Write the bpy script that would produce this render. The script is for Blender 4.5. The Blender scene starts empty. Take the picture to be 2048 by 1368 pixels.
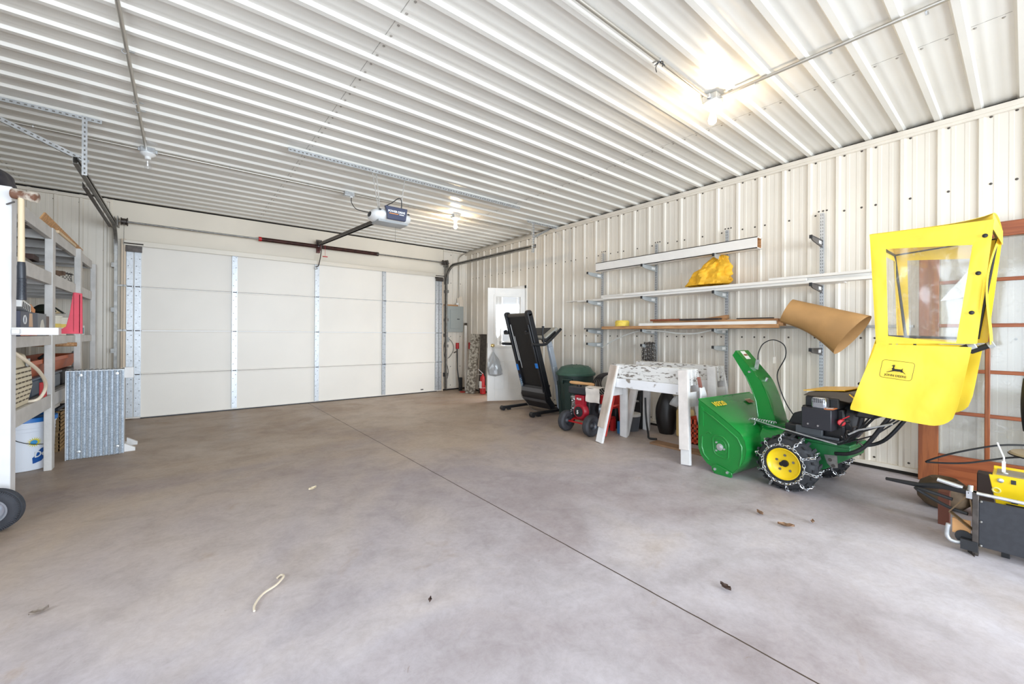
import bpy, bmesh, math, random
from math import sin, cos, pi, radians, sqrt, atan2
from mathutils import Vector, Matrix, noise
random.seed(7)
sc = bpy.context.scene
COL = sc.collection

# ------------------------------------------------------------------ camera
FPX = 826.66
cam_d = bpy.data.cameras.new('camera'); cam = bpy.data.objects.new('camera', cam_d); COL.objects.link(cam)
cam_d.sensor_width = 36.0; cam_d.lens = 36.0*FPX/2048.0
cam_d.shift_y = -(684.0-669.03)/2048.0*1.0
cam_d.clip_start = 0.05; cam_d.clip_end = 200
yaw = radians(38.815); roll = radians(0.328)
F_ = Vector((sin(yaw), cos(yaw), 0)); R_ = Vector((cos(yaw), -sin(yaw), 0)); U_ = Vector((0, 0, 1))
R2 = R_*cos(roll)+U_*sin(roll); U2 = U_*cos(roll)-R_*sin(roll)
cam.matrix_world = Matrix(((R2.x, U2.x, -F_.x, 0), (R2.y, U2.y, -F_.y, 0), (R2.z, U2.z, -F_.z, 1.1985), (0, 0, 0, 1)))
sc.camera = cam
# ------------------------------------------------------------------ world, lights, exposure
w = bpy.data.worlds.new('world'); sc.world = w; w.use_nodes = True
bg = w.node_tree.nodes['Background']; bg.inputs[0].default_value = (0.86, 0.92, 1.0, 1); bg.inputs[1].default_value = 1.25
sc.view_settings.view_transform = 'Standard'; sc.view_settings.look = 'None'
sc.view_settings.exposure = -0.28; sc.view_settings.gamma = 1.0; sc.view_settings.use_curve_mapping = False
def area(name, loc, rot, sx, sy, power, col):
    l = bpy.data.lights.new(name, 'AREA'); l.shape = 'RECTANGLE'; l.size = sx; l.size_y = sy; l.energy = power; l.color = col
    o = bpy.data.objects.new(name, l); COL.objects.link(o); o.location = loc; o.rotation_euler = rot; return o
# daylight entering through the open garage door behind the camera, and the entry door opening
area('daylight_rear_opening', (1.9, -3.9, 1.3), (radians(90), 0, 0), 4.8, 2.3, 400, (0.77, 0.88, 1.0)).data.spread = radians(125)
area('left_fill_light', (-1.95, 0.2, 1.35), (radians(90), 0, radians(-90)), 3.4, 2.2, 150, (0.77, 0.88, 1.0))  # added fill lamp; its left opening is invented to raise the ambient
area('daylight_entry_opening', (5.35, 6.15, 1.1), (radians(90), 0, radians(90)), 0.8, 1.9, 45, (0.95, 0.97, 1.0))
def bulb_light(loc, power):
    l = bpy.data.lights.new('bulb_light', 'POINT'); l.energy = power; l.color = (1.0, 0.78, 0.50); l.shadow_soft_size = 0.04
    o = bpy.data.objects.new('bulb_light', l); COL.objects.link(o); o.location = loc; return o
bulb_light((3.25, 5.42, 2.84), 54)
bulb_light((3.13, 1.49, 2.80), 22)

# ------------------------------------------------------------------ materials
def s2l(c):
    return tuple(((x/255.0)/12.92 if x/255.0 <= 0.04045 else (((x/255.0)+0.055)/1.055)**2.4) for x in c)
MATS = {}
def mat(name, col, rough=0.5, metal=0.0, var=0.0, scale=6.0, col2=None, bump=0.0, bscale=60.0, spec=0.5, emis=None, estr=0.0,
        lo=0.4, hi=0.6, coat=0.0, stretch=None, alpha=None):
    if name in MATS: return MATS[name]
    m = bpy.data.materials.new(name); m.use_nodes = True; nt = m.node_tree; N = nt.nodes; L = nt.links
    b = N['Principled BSDF']; c = s2l(col)
    b.inputs['Base Color'].default_value = (*c, 1); b.inputs['Roughness'].default_value = rough; b.inputs['Metallic'].default_value = metal
    b.inputs['Specular IOR Level'].default_value = spec; b.inputs['Coat Weight'].default_value = coat
    tc = N.new('ShaderNodeTexCoord'); vec = tc.outputs['Object']
    if stretch:
        mp = N.new('ShaderNodeMapping'); mp.inputs['Scale'].default_value = stretch; L.new(vec, mp.inputs[0]); vec = mp.outputs[0]
    if var or col2:
        n = N.new('ShaderNodeTexNoise'); n.inputs['Scale'].default_value = scale; n.inputs['Detail'].default_value = 6; L.new(vec, n.inputs['Vector'])
        r = N.new('ShaderNodeValToRGB'); L.new(n.outputs['Fac'], r.inputs['Fac'])
        if col2: c2 = s2l(col2); ca = c
        else: ca = tuple(max(0, x*(1-var)) for x in c); c2 = tuple(min(1, x*(1+var)) for x in c)
        r.color_ramp.elements[0].position = lo; r.color_ramp.elements[1].position = hi
        r.color_ramp.elements[0].color = (*ca, 1); r.color_ramp.elements[1].color = (*c2, 1)
        L.new(r.outputs[0], b.inputs['Base Color'])
    if bump:
        n2 = N.new('ShaderNodeTexNoise'); n2.inputs['Scale'].default_value = bscale; n2.inputs['Detail'].default_value = 4; L.new(vec, n2.inputs['Vector'])
        bp = N.new('ShaderNodeBump'); bp.inputs['Strength'].default_value = bump; bp.inputs['Distance'].default_value = 0.01
        L.new(n2.outputs['Fac'], bp.inputs['Height']); L.new(bp.outputs[0], b.inputs['Normal'])
    if emis:
        b.inputs['Emission Color'].default_value = (*s2l(emis), 1); b.inputs['Emission Strength'].default_value = estr
    if alpha is not None:
        b.inputs['Alpha'].default_value = alpha
    MATS[name] = m; return m
def clear(name, tint=(1, 1, 1), gloss=0.12, haze=0.06, rough=0.05, scratch=0.0):
    m = bpy.data.materials.new(name); m.use_nodes = True; nt = m.node_tree; N = nt.nodes; L = nt.links; N.clear()
    out = N.new('ShaderNodeOutputMaterial'); tr = N.new('ShaderNodeBsdfTransparent'); tr.inputs[0].default_value = (*tint, 1)
    gl = N.new('ShaderNodeBsdfGlossy'); gl.inputs['Roughness'].default_value = rough
    df = N.new('ShaderNodeBsdfDiffuse'); df.inputs[0].default_value = (0.8, 0.8, 0.78, 1)
    a = N.new('ShaderNodeMixShader'); b = N.new('ShaderNodeMixShader'); a.inputs[0].default_value = gloss; b.inputs[0].default_value = haze
    L.new(tr.outputs[0], a.inputs[1]); L.new(gl.outputs[0], a.inputs[2]); L.new(a.outputs[0], b.inputs[1]); L.new(df.outputs[0], b.inputs[2])
    if scratch:
        tc = N.new('ShaderNodeTexCoord'); n = N.new('ShaderNodeTexNoise'); n.inputs['Scale'].default_value = 9; n.inputs['Detail'].default_value = 8; n.inputs['Distortion'].default_value = 2.5
        r = N.new('ShaderNodeValToRGB'); r.color_ramp.elements[0].position = .55; r.color_ramp.elements[1].position = .75
        r.color_ramp.elements[0].color = (haze,)*3+(1,); r.color_ramp.elements[1].color = (haze+scratch,)*3+(1,)
        L.new(tc.outputs['Object'], n.inputs['Vector']); L.new(n.outputs['Fac'], r.inputs[0]); L.new(r.outputs[0], b.inputs[0])
    L.new(b.outputs[0], out.inputs[0]); MATS[name] = m; return m

LINER = mat('white_steel_liner', (231, 223, 210), 0.34, 0.0, 0.03, 1.5, spec=0.6)
CEIL = mat('ceiling_steel_liner', (226, 222, 213), 0.30, 0.0, 0.03, 1.2, spec=0.7)
DARKSCREW = mat('dark_screw', (88, 82, 76), 0.5, 0.5)
TRIMW = mat('cream_trim', (226, 217, 203), 0.4, 0, 0.03)
HEADER = mat('cream_header_board', (232, 222, 205), 0.5, 0, 0.03, 1.3)
DOORP = mat('white_door_panel', (238, 232, 222), 0.45, 0, 0.02, 1.0)
GALV = mat('galvanised_steel', (190, 193, 196), 0.42, 0.55, 0.07, 45)
GALVL = mat('bright_zinc', (205, 208, 210), 0.32, 0.7, 0.12, 30)
STEEL = mat('dull_steel', (140, 138, 134), 0.4, 0.8, 0.15, 20)
DSTEEL = mat('dark_steel', (84, 78, 74), 0.45, 0.7, 0.2, 20)
BLACK = mat('black_paint', (26, 27, 30), 0.38, 0.0, 0.2, 10)
BLACKM = mat('black_plastic', (34, 35, 38), 0.5, 0.0, 0.15, 12)
RUBBER = mat('rubber', (42, 43, 46), 0.75, 0, 0.2, 30, bump=0.2)
RUSTB = mat('brown_spring', (66, 36, 30), 0.5, 0.3, 0.3, 20)
CHROME = mat('chain_metal', (200, 202, 205), 0.25, 0.95)
RED = mat('red_paint', (186, 34, 36), 0.4, 0, 0.12, 10)
JDG = mat('green_paint', (24, 128, 52), 0.24, 0, 0.06, 3, coat=0.4)
JDGD = mat('worn_green_paint', (38, 92, 52), 0.45, 0, 0.3, 14)
YEL = mat('yellow_fabric', (252, 218, 62), 0.42, 0, 0.05, 4, bump=0.6, bscale=5)
YELP = mat('yellow_paint', (240, 204, 30), 0.32, 0, 0.05, 8)
WOOD = mat('plain_wood', (196, 152, 108), 0.6, 0, col2=(168, 120, 78), scale=5, stretch=(12, 1, 12))
RWOOD = mat('stained_wood', (158, 90, 46), 0.4, 0, col2=(132, 70, 34), scale=3, stretch=(14, 14, 1.2))
GREYWOOD = mat('grey_painted_wood', (205, 202, 198), 0.65, 0, 0.06, 7, bump=0.15)
WHITEWOOD = mat('white_painted_wood', (222, 220, 218), 0.65, 0, 0.06, 7, bump=0.2)
BOARDW = mat('white_board', (240, 236, 230), 0.42, 0, 0.02)
PEEL = mat('peeling_white_paint', (132, 124, 116), 0.75, 0, col2=(224, 222, 218), scale=58, lo=0.385, hi=0.425, bump=0.5, bscale=22, stretch=(1, .28, 1.2))
OLDBOARD = mat('worn_grey_brown_board', (176, 160, 146), 0.8, 0, col2=(200, 188, 176), scale=9, stretch=(1, 1, .4))
MOTTLE = mat('mottled_old_plank', (96, 88, 78), 0.85, 0, col2=(168, 162, 150), scale=22, lo=.42, hi=.58)
KRAFT = mat('kraft_cardboard', (176, 134, 84), 0.7, 0, 0.08, 5)
WHITEP = mat('white_plastic', (238, 238, 236), 0.35)
GREYP = mat('grey_plastic', (168, 170, 170), 0.45)
BGREEN = mat('dark_green_plastic', (38, 58, 54), 0.5, 0, 0.08, 6)
LGREEN = mat('green_lid_plastic', (66, 98, 84), 0.5, 0, 0.08, 6)

# ------------------------------------------------------------------ mesh builder
def chainmat(o):
    m = o.matrix_basis.copy()
    while o.parent: o = o.parent; m = o.matrix_basis @ m
    return m
class MB:
    def __init__(s, M=None):
        s.v = []; s.f = []; s.mi = []; s.M = M; s.m = 0; s.mats = []
    def use(s, m):
        if m not in s.mats: s.mats.append(m)
        s.m = s.mats.index(m); return s
    def add(s, vs, fs):
        n = len(s.v)
        s.v += [(s.M @ Vector(a)) if s.M else Vector(a) for a in vs]
        s.f += [tuple(n+i for i in f) for f in fs]; s.mi += [s.m]*len(fs); return s
    def box(s, x0, x1, y0, y1, z0, z1):
        return s.add([(x0, y0, z0), (x1, y0, z0), (x1, y1, z0), (x0, y1, z0), (x0, y0, z1), (x1, y0, z1), (x1, y1, z1), (x0, y1, z1)],
                     [(0, 3, 2, 1), (4, 5, 6, 7), (0, 1, 5, 4), (1, 2, 6, 5), (2, 3, 7, 6), (3, 0, 4, 7)])
    def obox(s, c, ax, hx, hy, hz):
        c = Vector(c); a, b, d = [Vector(t).normalized() for t in ax]
        vs = [c+a*i*hx+b*j*hy+d*k*hz for k in (-1, 1) for i, j in ((-1, -1), (1, -1), (1, 1), (-1, 1))]
        return s.add(vs, [(0, 3, 2, 1), (4, 5, 6, 7), (0, 1, 5, 4), (1, 2, 6, 5), (2, 3, 7, 6), (3, 0, 4, 7)])
    def bar(s, p0, p1, w_, h_, up=(0, 0, 1)):
        p0 = Vector(p0); p1 = Vector(p1); d = (p1-p0); L = d.length; d.normalize(); up = Vector(up)
        if abs(d.dot(up)) > 0.98: up = Vector((0, 1, 0))
        a = d.cross(up).normalized(); b = a.cross(d).normalized()
        return s.obox((p0+p1)/2, (d, a, b), L/2, w_/2, h_/2)
    def tube(s, pts, r, n=8, closed=False, caps=True):
        pts = [Vector(q) for q in pts]; k = len(pts); vs = []; fs = []; prev = None
        rr = r if isinstance(r, (list, tuple)) else [r]*k
        for i, q in enumerate(pts):
            if closed: d = pts[(i+1) % k]-pts[i-1]
            else: d = pts[min(i+1, k-1)]-pts[max(i-1, 0)]
            if d.length < 1e-9: d = Vector((0, 0, 1))
            d.normalize()
            if prev is None:
                a = d.orthogonal().normalized()
            else:
                a = prev-d*prev.dot(d)
                if a.length < 1e-6: a = d.orthogonal()
                a.normalize()
            prev = a; b = d.cross(a)
            vs += [q+(a*cos(2*pi*j/n)+b*sin(2*pi*j/n))*rr[i] for j in range(n)]
        for i in range(k if closed else k-1):
            i2 = (i+1) % k
            fs += [(i*n+j, i*n+(j+1) % n, i2*n+(j+1) % n, i2*n+j) for j in range(n)]
        if caps and not closed: fs += [tuple(range(n))[::-1], tuple((k-1)*n+j for j in range(n))]
        return s.add(vs, fs)
    def cyl(s, p0, p1, r0, r1=None, n=24): return s.tube([p0, p1], [r0, r0 if r1 is None else r1], n)
    def lathe(s, prof, o, axis=(0, 0, 1), n=32, cap=True):
        o = Vector(o); d = Vector(axis).normalized(); a = d.orthogonal().normalized(); b = d.cross(a); vs = []; fs = []
        for r, h in prof: vs += [o+d*h+(a*cos(2*pi*j/n)+b*sin(2*pi*j/n))*max(r, 1e-5) for j in range(n)]
        for i in range(len(prof)-1): fs += [(i*n+j, i*n+(j+1) % n, (i+1)*n+(j+1) % n, (i+1)*n+j) for j in range(n)]
        if cap:
            if prof[0][0] > 1e-3: fs.append(tuple(range(n))[::-1])
            if prof[-1][0] > 1e-3: fs.append(tuple((len(prof)-1)*n+j for j in range(n)))
        return s.add(vs, fs)
    def prism(s, poly, o, ux, uy, t0, t1):
        """polygon in (ux,uy) plane extruded along n = ux x uy from t0 to t1"""
        o = Vector(o); ux = Vector(ux); uy = Vector(uy); n = ux.cross(uy).normalized(); k = len(poly)
        vs = [o+ux*a+uy*b+n*t0 for a, b in poly]+[o+ux*a+uy*b+n*t1 for a, b in poly]
        return s.add(vs, [tuple(range(k))[::-1], tuple(range(k, 2*k))]+[(i, (i+1) % k, k+(i+1) % k, k+i) for i in range(k)])
    def sphere(s, c, r, n=16, m=10, sc_=(1, 1, 1)):
        c = Vector(c); vs = []; fs = []
        for i in range(m+1):
            t = pi*i/m
            vs += [c+Vector((sin(t)*cos(2*pi*j/n)*sc_[0], sin(t)*sin(2*pi*j/n)*sc_[1], cos(t)*sc_[2]))*r for j in range(n)]
        for i in range(m): fs += [(i*n+j, (i+1)*n+j, (i+1)*n+(j+1) % n, i*n+(j+1) % n) for j in range(n)]
        return s.add(vs, fs)
    def torus(s, c, axis, R, r, n=32, m=10, a0=0, a1=2*pi, sq=1.0):
        d = Vector(axis).normalized(); a = d.orthogonal().normalized(); b = d.cross(a); c = Vector(c)
        pts = [c+(a*cos(a0+(a1-a0)*i/n)+b*sin(a0+(a1-a0)*i/n)*sq)*R for i in range(n if a1-a0 > 6.28 else n+1)]
        return s.tube(pts, r, m, closed=(a1-a0 > 6.28))
    def grid(s, fn, nu, nv, thick=0.0, nrm=None):
        vs = [Vector(fn(i/nu, j/nv)) for j in range(nv+1) for i in range(nu+1)]
        q = lambda i, j: j*(nu+1)+i
        fs = [(q(i, j), q(i+1, j), q(i+1, j+1), q(i, j+1)) for j in range(nv) for i in range(nu)]
        if thick:
            t = Vector(nrm)*thick; n = len(vs); vs += [a+t for a in vs]
            fs += [tuple(n+x for x in f[::-1]) for f in fs]
            ed = [(q(i, 0), q(i+1, 0)) for i in range(nu)]+[(q(nu, j), q(nu, j+1)) for j in range(nv)]+[(q(i+1, nv), q(i, nv)) for i in range(nu-1, -1, -1)]+[(q(0, j+1), q(0, j)) for j in range(nv-1, -1, -1)]
            fs += [(b, a, a+n, b+n) for a, b in ed]
        return s.add(vs, fs)
    def build(s, name, m=None, parent=None, bevel=0.0, smooth=38, world=True, seg=2):
        me = bpy.data.meshes.new(name)
        vs = s.v
        if parent is not None and world:
            inv = chainmat(parent).inverted(); vs = [inv @ a for a in vs]
        me.from_pydata([tuple(a) for a in vs], [], s.f)
        ms = s.mats if s.mats else [m]
        for x in ms: me.materials.append(x)
        if len(ms) > 1: me.polygons.foreach_set('material_index', s.mi)
        bm = bmesh.new(); bm.from_mesh(me); bmesh.ops.recalc_face_normals(bm, faces=bm.faces)
        ang = radians(smooth)
        for e in bm.edges:
            e.smooth = len(e.link_faces) == 2 and e.calc_face_angle(0) < ang
        for f in bm.faces: f.smooth = True
        bm.to_mesh(me); bm.free(); me.update()
        o = bpy.data.objects.new(name, me); COL.objects.link(o)
        if parent is not None: o.parent = parent
        if bevel:
            b = o.modifiers.new('bevel', 'BEVEL'); b.width = bevel; b.segments = seg; b.limit_method = 'ANGLE'; b.angle_limit = radians(40); b.harden_normals = False
        return o
def tag(o, label, cat, group=None, kind=None):
    o['label'] = label; o['category'] = cat
    if group: o['group'] = group
    if kind: o['kind'] = kind
    return o
def struct(o, label=None):
    o['kind'] = 'structure'
    if label: o['label'] = label
    return o
def thing(name, label, cat, loc=(0, 0, 0), rz=0.0, group=None):
    o = bpy.data.objects.new(name, None); o.empty_display_size = 0.1; COL.objects.link(o); o.location = loc; o.rotation_euler = (0, 0, rz)
    return tag(o, label, cat, group)
def recentre(o):
    """put the origin of a one-mesh thing at its base"""
    me = o.data; xs = [v.co for v in me.vertices]
    c = Vector(((min(v.x for v in xs)+max(v.x for v in xs))/2, (min(v.y for v in xs)+max(v.y for v in xs))/2, min(v.z for v in xs)))
    me.transform(Matrix.Translation(-c)); o.location = o.location+c; return o
def solo(mb, name, m, label, cat, group=None, **k):
    return tag(recentre(mb.build(name, m, None, **k)), label, cat, group)
def text(txt, size, o, ux, uy, m, parent, name='lettering', depth=0.0008, align='CENTER', bold=0.0):
    cu = bpy.data.curves.new(name, 'FONT'); cu.body = txt; cu.size = size; cu.extrude = depth; cu.align_x = align; cu.offset = bold
    ob = bpy.data.objects.new(name, cu); COL.objects.link(ob)
    bpy.context.view_layer.update()
    me = bpy.data.meshes.new_from_object(ob.evaluated_get(bpy.context.evaluated_depsgraph_get()))
    bpy.data.objects.remove(ob)
    ux = Vector(ux).normalized(); uy = Vector(uy).normalized(); n = ux.cross(uy)
    M = Matrix(((ux.x, uy.x, n.x, o[0]), (ux.y, uy.y, n.y, o[1]), (ux.z, uy.z, n.z, o[2]), (0, 0, 0, 1)))
    me.transform(M)
    if parent is not None: me.transform(chainmat(parent).inverted())
    me.materials.clear(); me.materials.append(m); me.name = name
    r = bpy.data.objects.new(name, me); COL.objects.link(r); r.parent = parent; return r
def arc(c, r, a0, a1, n, ux=(1, 0, 0), uy=(0, 0, 1)):
    c = Vector(c); ux = Vector(ux); uy = Vector(uy)
    return [c+ux*cos(a0+(a1-a0)*i/n)*r+uy*sin(a0+(a1-a0)*i/n)*r for i in range(n+1)]
def smoothpath(pts, n=6):
    P = [Vector(q) for q in pts]; out = []
    for i in range(len(P)-1):
        a = P[max(i-1, 0)]; b = P[i]; c = P[i+1]; d = P[min(i+2, len(P)-1)]
        for k in range(n):
            t = k/n
            out.append(0.5*((2*b)+(c-a)*t+(2*a-5*b+4*c-d)*t*t+(3*b-a-3*c+d)*t**3))
    out.append(P[-1]); return out
# ================================================================== SETTING
XR = 4.945; YD = 7.785; ZC = 3.022; XL = -1.76; YF = -3.9
def profile(u0, u1, ph, pitch, hM=0.018, wb=0.048, wt=0.024, hm=0.0019):
    """list of (u, height) for ribbed liner between u0 and u1, major ribs at ph + k*pitch"""
    pts = [(u0, 0.0)]; k = math.floor((u0-ph)/pitch)-1
    while ph+k*pitch < u1+pitch:
        c = ph+k*pitch
        loc = [(-wb/2, 0), (-wt/2, hM), (wt/2, hM), (wb/2, 0)]
        for fr in (1/3., 2/3.):
            d = pitch*fr; loc += [(d-0.016, 0), (d-0.011, hm), (d+0.011, hm), (d+0.016, 0)]
        for du, h in loc:
            if u0 < c+du < u1: pts.append((c+du, h))
        k += 1
    pts.append((u1, 0.0)); return pts
def ribbed(mb, prof, P, back=0.02):
    """P(u, h, t) -> point ; t in 0,1 along the rib"""
    n = len(prof); vs = []
    for u, h in prof: vs += [P(u, h, 0), P(u, h, 1)]
    fs = [(2*i, 2*i+1, 2*i+3, 2*i+2) for i in range(n-1)]
    mb.add(vs, fs)
    # backing
    u0, u1 = prof[0][0], prof[-1][0]
    mb.add([P(u0, -back, 0), P(u0, -back, 1), P(u1, -back, 1), P(u1, -back, 0), P(u0, 0, 0), P(u0, 0, 1), P(u1, 0, 1), P(u1, 0, 0)],
           [(0, 1, 2, 3), (0, 4, 5, 1), (3, 2, 6, 7), (1, 5, 6, 2), (0, 3, 7, 4)])
PR = 0.2290; PHR = 0.226
def screw(mb, p, n, r=0.0065, h=0.005):
    p = Vector(p); mb.lathe([(r*1.5, 0), (r*1.5, 0.001), (r, 0.0015), (r, h), (r*.5, h+.0015)], p, n, 7)
# right wall (with the entry-door opening)
DY0, DY1, DZ = 5.74, 6.58, 2.06
mb = MB(); mb.use(LINER)
for (a, b, z0, z1) in ((YF, DY0, 0.03, ZC-.02), (DY1, YD, 0.03, ZC-.02), (DY0, DY1, DZ, ZC-.02)):
    ribbed(mb, profile(a, b, PHR, PR), lambda u, h, t: (XR-h, u, z0+(z1-z0)*t))
mb.use(DARKSCREW)
k = 0
y = PHR-10*PR
while y < YD-.1:
    for z in (2.925, 2.40, 1.80, 1.185, 0.60, 0.10):
        if DY0-.03 < y+.052 < DY1 and z < DZ: continue
        if z in (1.80, .60): continue
        screw(mb, (XR, y-.05, z), (-1, 0, 0))
        if k % 4 == 1: screw(mb, (XR, y+.05, z), (-1, 0, 0))
    y += PR; k += 1
mb.use(mat('outer_shell_dark', (46, 40, 36), .9)); mb.box(XR+.025, XR+.09, YF-.1, YD+.1, 2.2, ZC+.06)
struct(mb.build('wall_right', LINER, None, smooth=12))
# wall with the overhead door
mb = MB(); mb.use(LINER)
PHB = -0.754-.03
for a, b in ((XL, -0.70), (4.37, XR)):
    ribbed(mb, profile(a, b, PHB if a < 0 else 4.612, .2286), lambda u, h, t: (u, YD-h, 0.03+(ZC-.05)*t))
mb.use(DARKSCREW)
for x in (-1.49, -1.26, -1.03, -.80, 4.56, 4.80):
    for z in (2.9, 2.3, 1.6, 1.15, .5, .1): screw(mb, (x, YD, z), (0, -1, 0))
mb.use(mat('outer_shell_dark', (46, 40, 36), .9)); mb.box(XL-.1, XR+.1, YD+.032, YD+.1, 2.49, ZC+.06)
mb.box(XL-.1, -.62, YD+.032, YD+.1, 0, 2.5).box(4.33, XR+.1, YD+.032, YD+.1, 0, 2.5)
wb = struct(mb.build('wall_back', LINER, None, smooth=12))
mb = MB().box(-.735, 4.365, YD-.015, YD+.03, 2.47, ZC-.025); mb.box(-.735, -.50, YD-.015, YD+.03, 0.0, 2.47); mb.box(4.29, 4.365, YD-.015, YD+.03, 0, 2.47)
mb.box(-.742, -.715, YD-.02, YD, .1, ZC-.03)
struct(mb.build('trim_1', HEADER, None, bevel=.003))
# rear wall behind the camera (the other garage door stands open) and left wall with a bay added for fill light
mb = MB().box(XL, -.6, YF-.1, YF, 0, ZC).box(4.4, XR+.1, YF-.1, YF, 0, ZC).box(-.6, 4.4, YF-.1, YF, 2.5, ZC)
struct(mb.build('wall_front', LINER, None))
mb = MB(); mb.use(LINER)
for (a, b, z0, z1) in ((YF, -1.6, 0, ZC), (2.0, YD+.05, 0, ZC), (-1.6, 2.0, 2.5, ZC)):
    ribbed(mb, profile(a, b, 0.1, .2286), lambda u, h, t: (XL+h, u, z0+(z1-z0)*t))
struct(mb.build('wall_left', LINER, None, smooth=12))
# ceiling
PC = .2246; PHC = .255
mb = MB(); mb.use(CEIL)
ribbed(mb, profile(YF-.1, YD+.02, PHC-.012, PC, hM=.021, wb=.060, wt=.034, hm=.0010), lambda u, h, t: (XL-.05+(XR+.08-XL)*t, u, ZC-h), back=.06)
mb.use(mat('ceiling_screw', (176, 170, 162), .4, .6))
SEAMS = (-1.5, .97, 3.62)
for xs in SEAMS:
    y = PHC-16*PC
    while y < YD-.1:
        screw(mb, (xs+.03, y+.055, ZC), (0, 0, -1), .006); screw(mb, (xs+.03, y-.06, ZC), (0, 0, -1), .006)
        y += PC
mb.use(mat('panel_lap_line', (150, 146, 138), .7))
for xs in SEAMS:
    y = PHC-16*PC-.012
    while y < YD-.2:
        mb.box(xs-.0015, xs+.0015, y+.035, y+PC-.035, ZC-.0012, ZC+.001)
        y += PC
struct(mb.build('ceiling', CEIL, None, smooth=12))
# trims
mb = MB().box(4.902, XR+.01, YF, YD, 2.952, 2.992); mb.box(4.914, XR, YF, YD, 2.93, 2.955)
struct(mb.build('trim_2', TRIMW, None, bevel=.002))
mb = MB().box(XL, -.735, YD-.04, YD, 2.955, 2.992).box(4.365, XR, YD-.04, YD, 2.955, 2.992)
struct(mb.build('trim_3', TRIMW, None, bevel=.002))
mb = MB().box(4.912, XR+.01, YF, DY0-.02, .03, .065).box(4.912, XR+.01, DY1+.02, YD, .03, .065).box(4.365, XR, YD-.035, YD, .03, .065).box(XL, -.735, YD-.035, YD, .03, .065)
struct(mb.build('baseboard_right', TRIMW, None, bevel=.002))
struct(MB().box(4.925, XR+.08, YF, DY0-.02, 0, .03).box(4.925, XR+.08, DY1+.02, YD, 0, .03).box(4.36, XR, YD-.02, YD, 0, .03).box(XL, -.73, YD-.02, YD, 0, .03).build('trim_4', mat('black_sill_gap', (40, 34, 30), .9), None))
# floor
m = bpy.data.materials.new('concrete'); m.use_nodes = True; nt = m.node_tree; N = nt.nodes; L = nt.links; b = N['Principled BSDF']
tc = N.new('ShaderNodeTexCoord'); V = tc.outputs['Object']
def nz(scale, det=6, dist=0.0, rough=.6):
    n = N.new('ShaderNodeTexNoise'); n.inputs['Scale'].default_value = scale; n.inputs['Detail'].default_value = det; n.inputs['Distortion'].default_value = dist; n.inputs['Roughness'].default_value = rough
    L.new(V, n.inputs['Vector']); return n.outputs['Fac']
def ramp(f, *st):
    r = N.new('ShaderNodeValToRGB'); e = r.color_ramp.elements
    while len(e) < len(st): e.new(0.5)
    for i, (p_, c_) in enumerate(st): e[i].position = p_; e[i].color = (*s2l(c_), 1) if max(c_) > 1.01 else (*c_, 1)
    L.new(f, r.inputs[0]); return r.outputs[0]
def mix(a, b_, f, typ='MIX'):
    x = N.new('ShaderNodeMix'); x.data_type = 'RGBA'; x.blend_type = typ
    if isinstance(f, float): x.inputs[0].default_value = f
    else: L.new(f, x.inputs[0])
    for i, q in ((6, a), (7, b_)):
        if isinstance(q, tuple): x.inputs[i].default_value = (*q, 1)
        else: L.new(q, x.inputs[i])
    return x.outputs[2]
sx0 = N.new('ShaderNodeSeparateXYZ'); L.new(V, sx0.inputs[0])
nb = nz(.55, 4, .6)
def mth(op, a, b_=None):
    x = N.new('ShaderNodeMath'); x.operation = op
    for i, q in enumerate((a, b_)):
        if q is None: continue
        if isinstance(q, (int, float)): x.inputs[i].default_value = q
        else: L.new(q, x.inputs[i])
    return x.outputs[0]
# differing light painted into the concrete: tan at the far end, lilac near
light_tint = mth('ADD', mth('MULTIPLY', sx0.outputs[1], .13), mth('MULTIPLY', mth('SUBTRACT', nb, .5), 1.5))
light_tint = ramp(light_tint, (.20, (0, 0, 0)), (.62, (1, 1, 1)))
base = mix(ramp(nb, (.38, (166, 156, 158)), (.60, (202, 197, 202))), ramp(nb, (.38, (164, 142, 122)), (.60, (188, 171, 155))), light_tint)
mid = ramp(nz(3.2, 8, 1.0), (.33, (.86, .85, .84)), (.55, (1, 1, 1)), (.7, (1.0, .99, .97)))
c = mix(base, mid, 1.0, 'MULTIPLY')
fine = ramp(nz(38, 7, .4, .75), (.32, (.88, .86, .85)), (.58, (1, 1, 1)))
c = mix(c, fine, .8, 'MULTIPLY')
st = ramp(nz(1.5, 7, 1.8, .7), (.60, (0, 0, 0)), (.72, (1, 1, 1)))
c = mix(c, s2l((158, 134, 110)), mix((0, 0, 0), st, .4))
c = mix(c, ramp(nz(11, 8, 1.2, .7), (.34, (.90, .89, .89)), (.6, (1.0, 1.0, 1.0))), 1.0, 'MULTIPLY')
sp = ramp(nz(8, 5, 2.5, .8), (.66, (0, 0, 0)), (.73, (1, 1, 1)))
c = mix(c, s2l((128, 108, 90)), mix((0, 0, 0), sp, .5))
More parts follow.
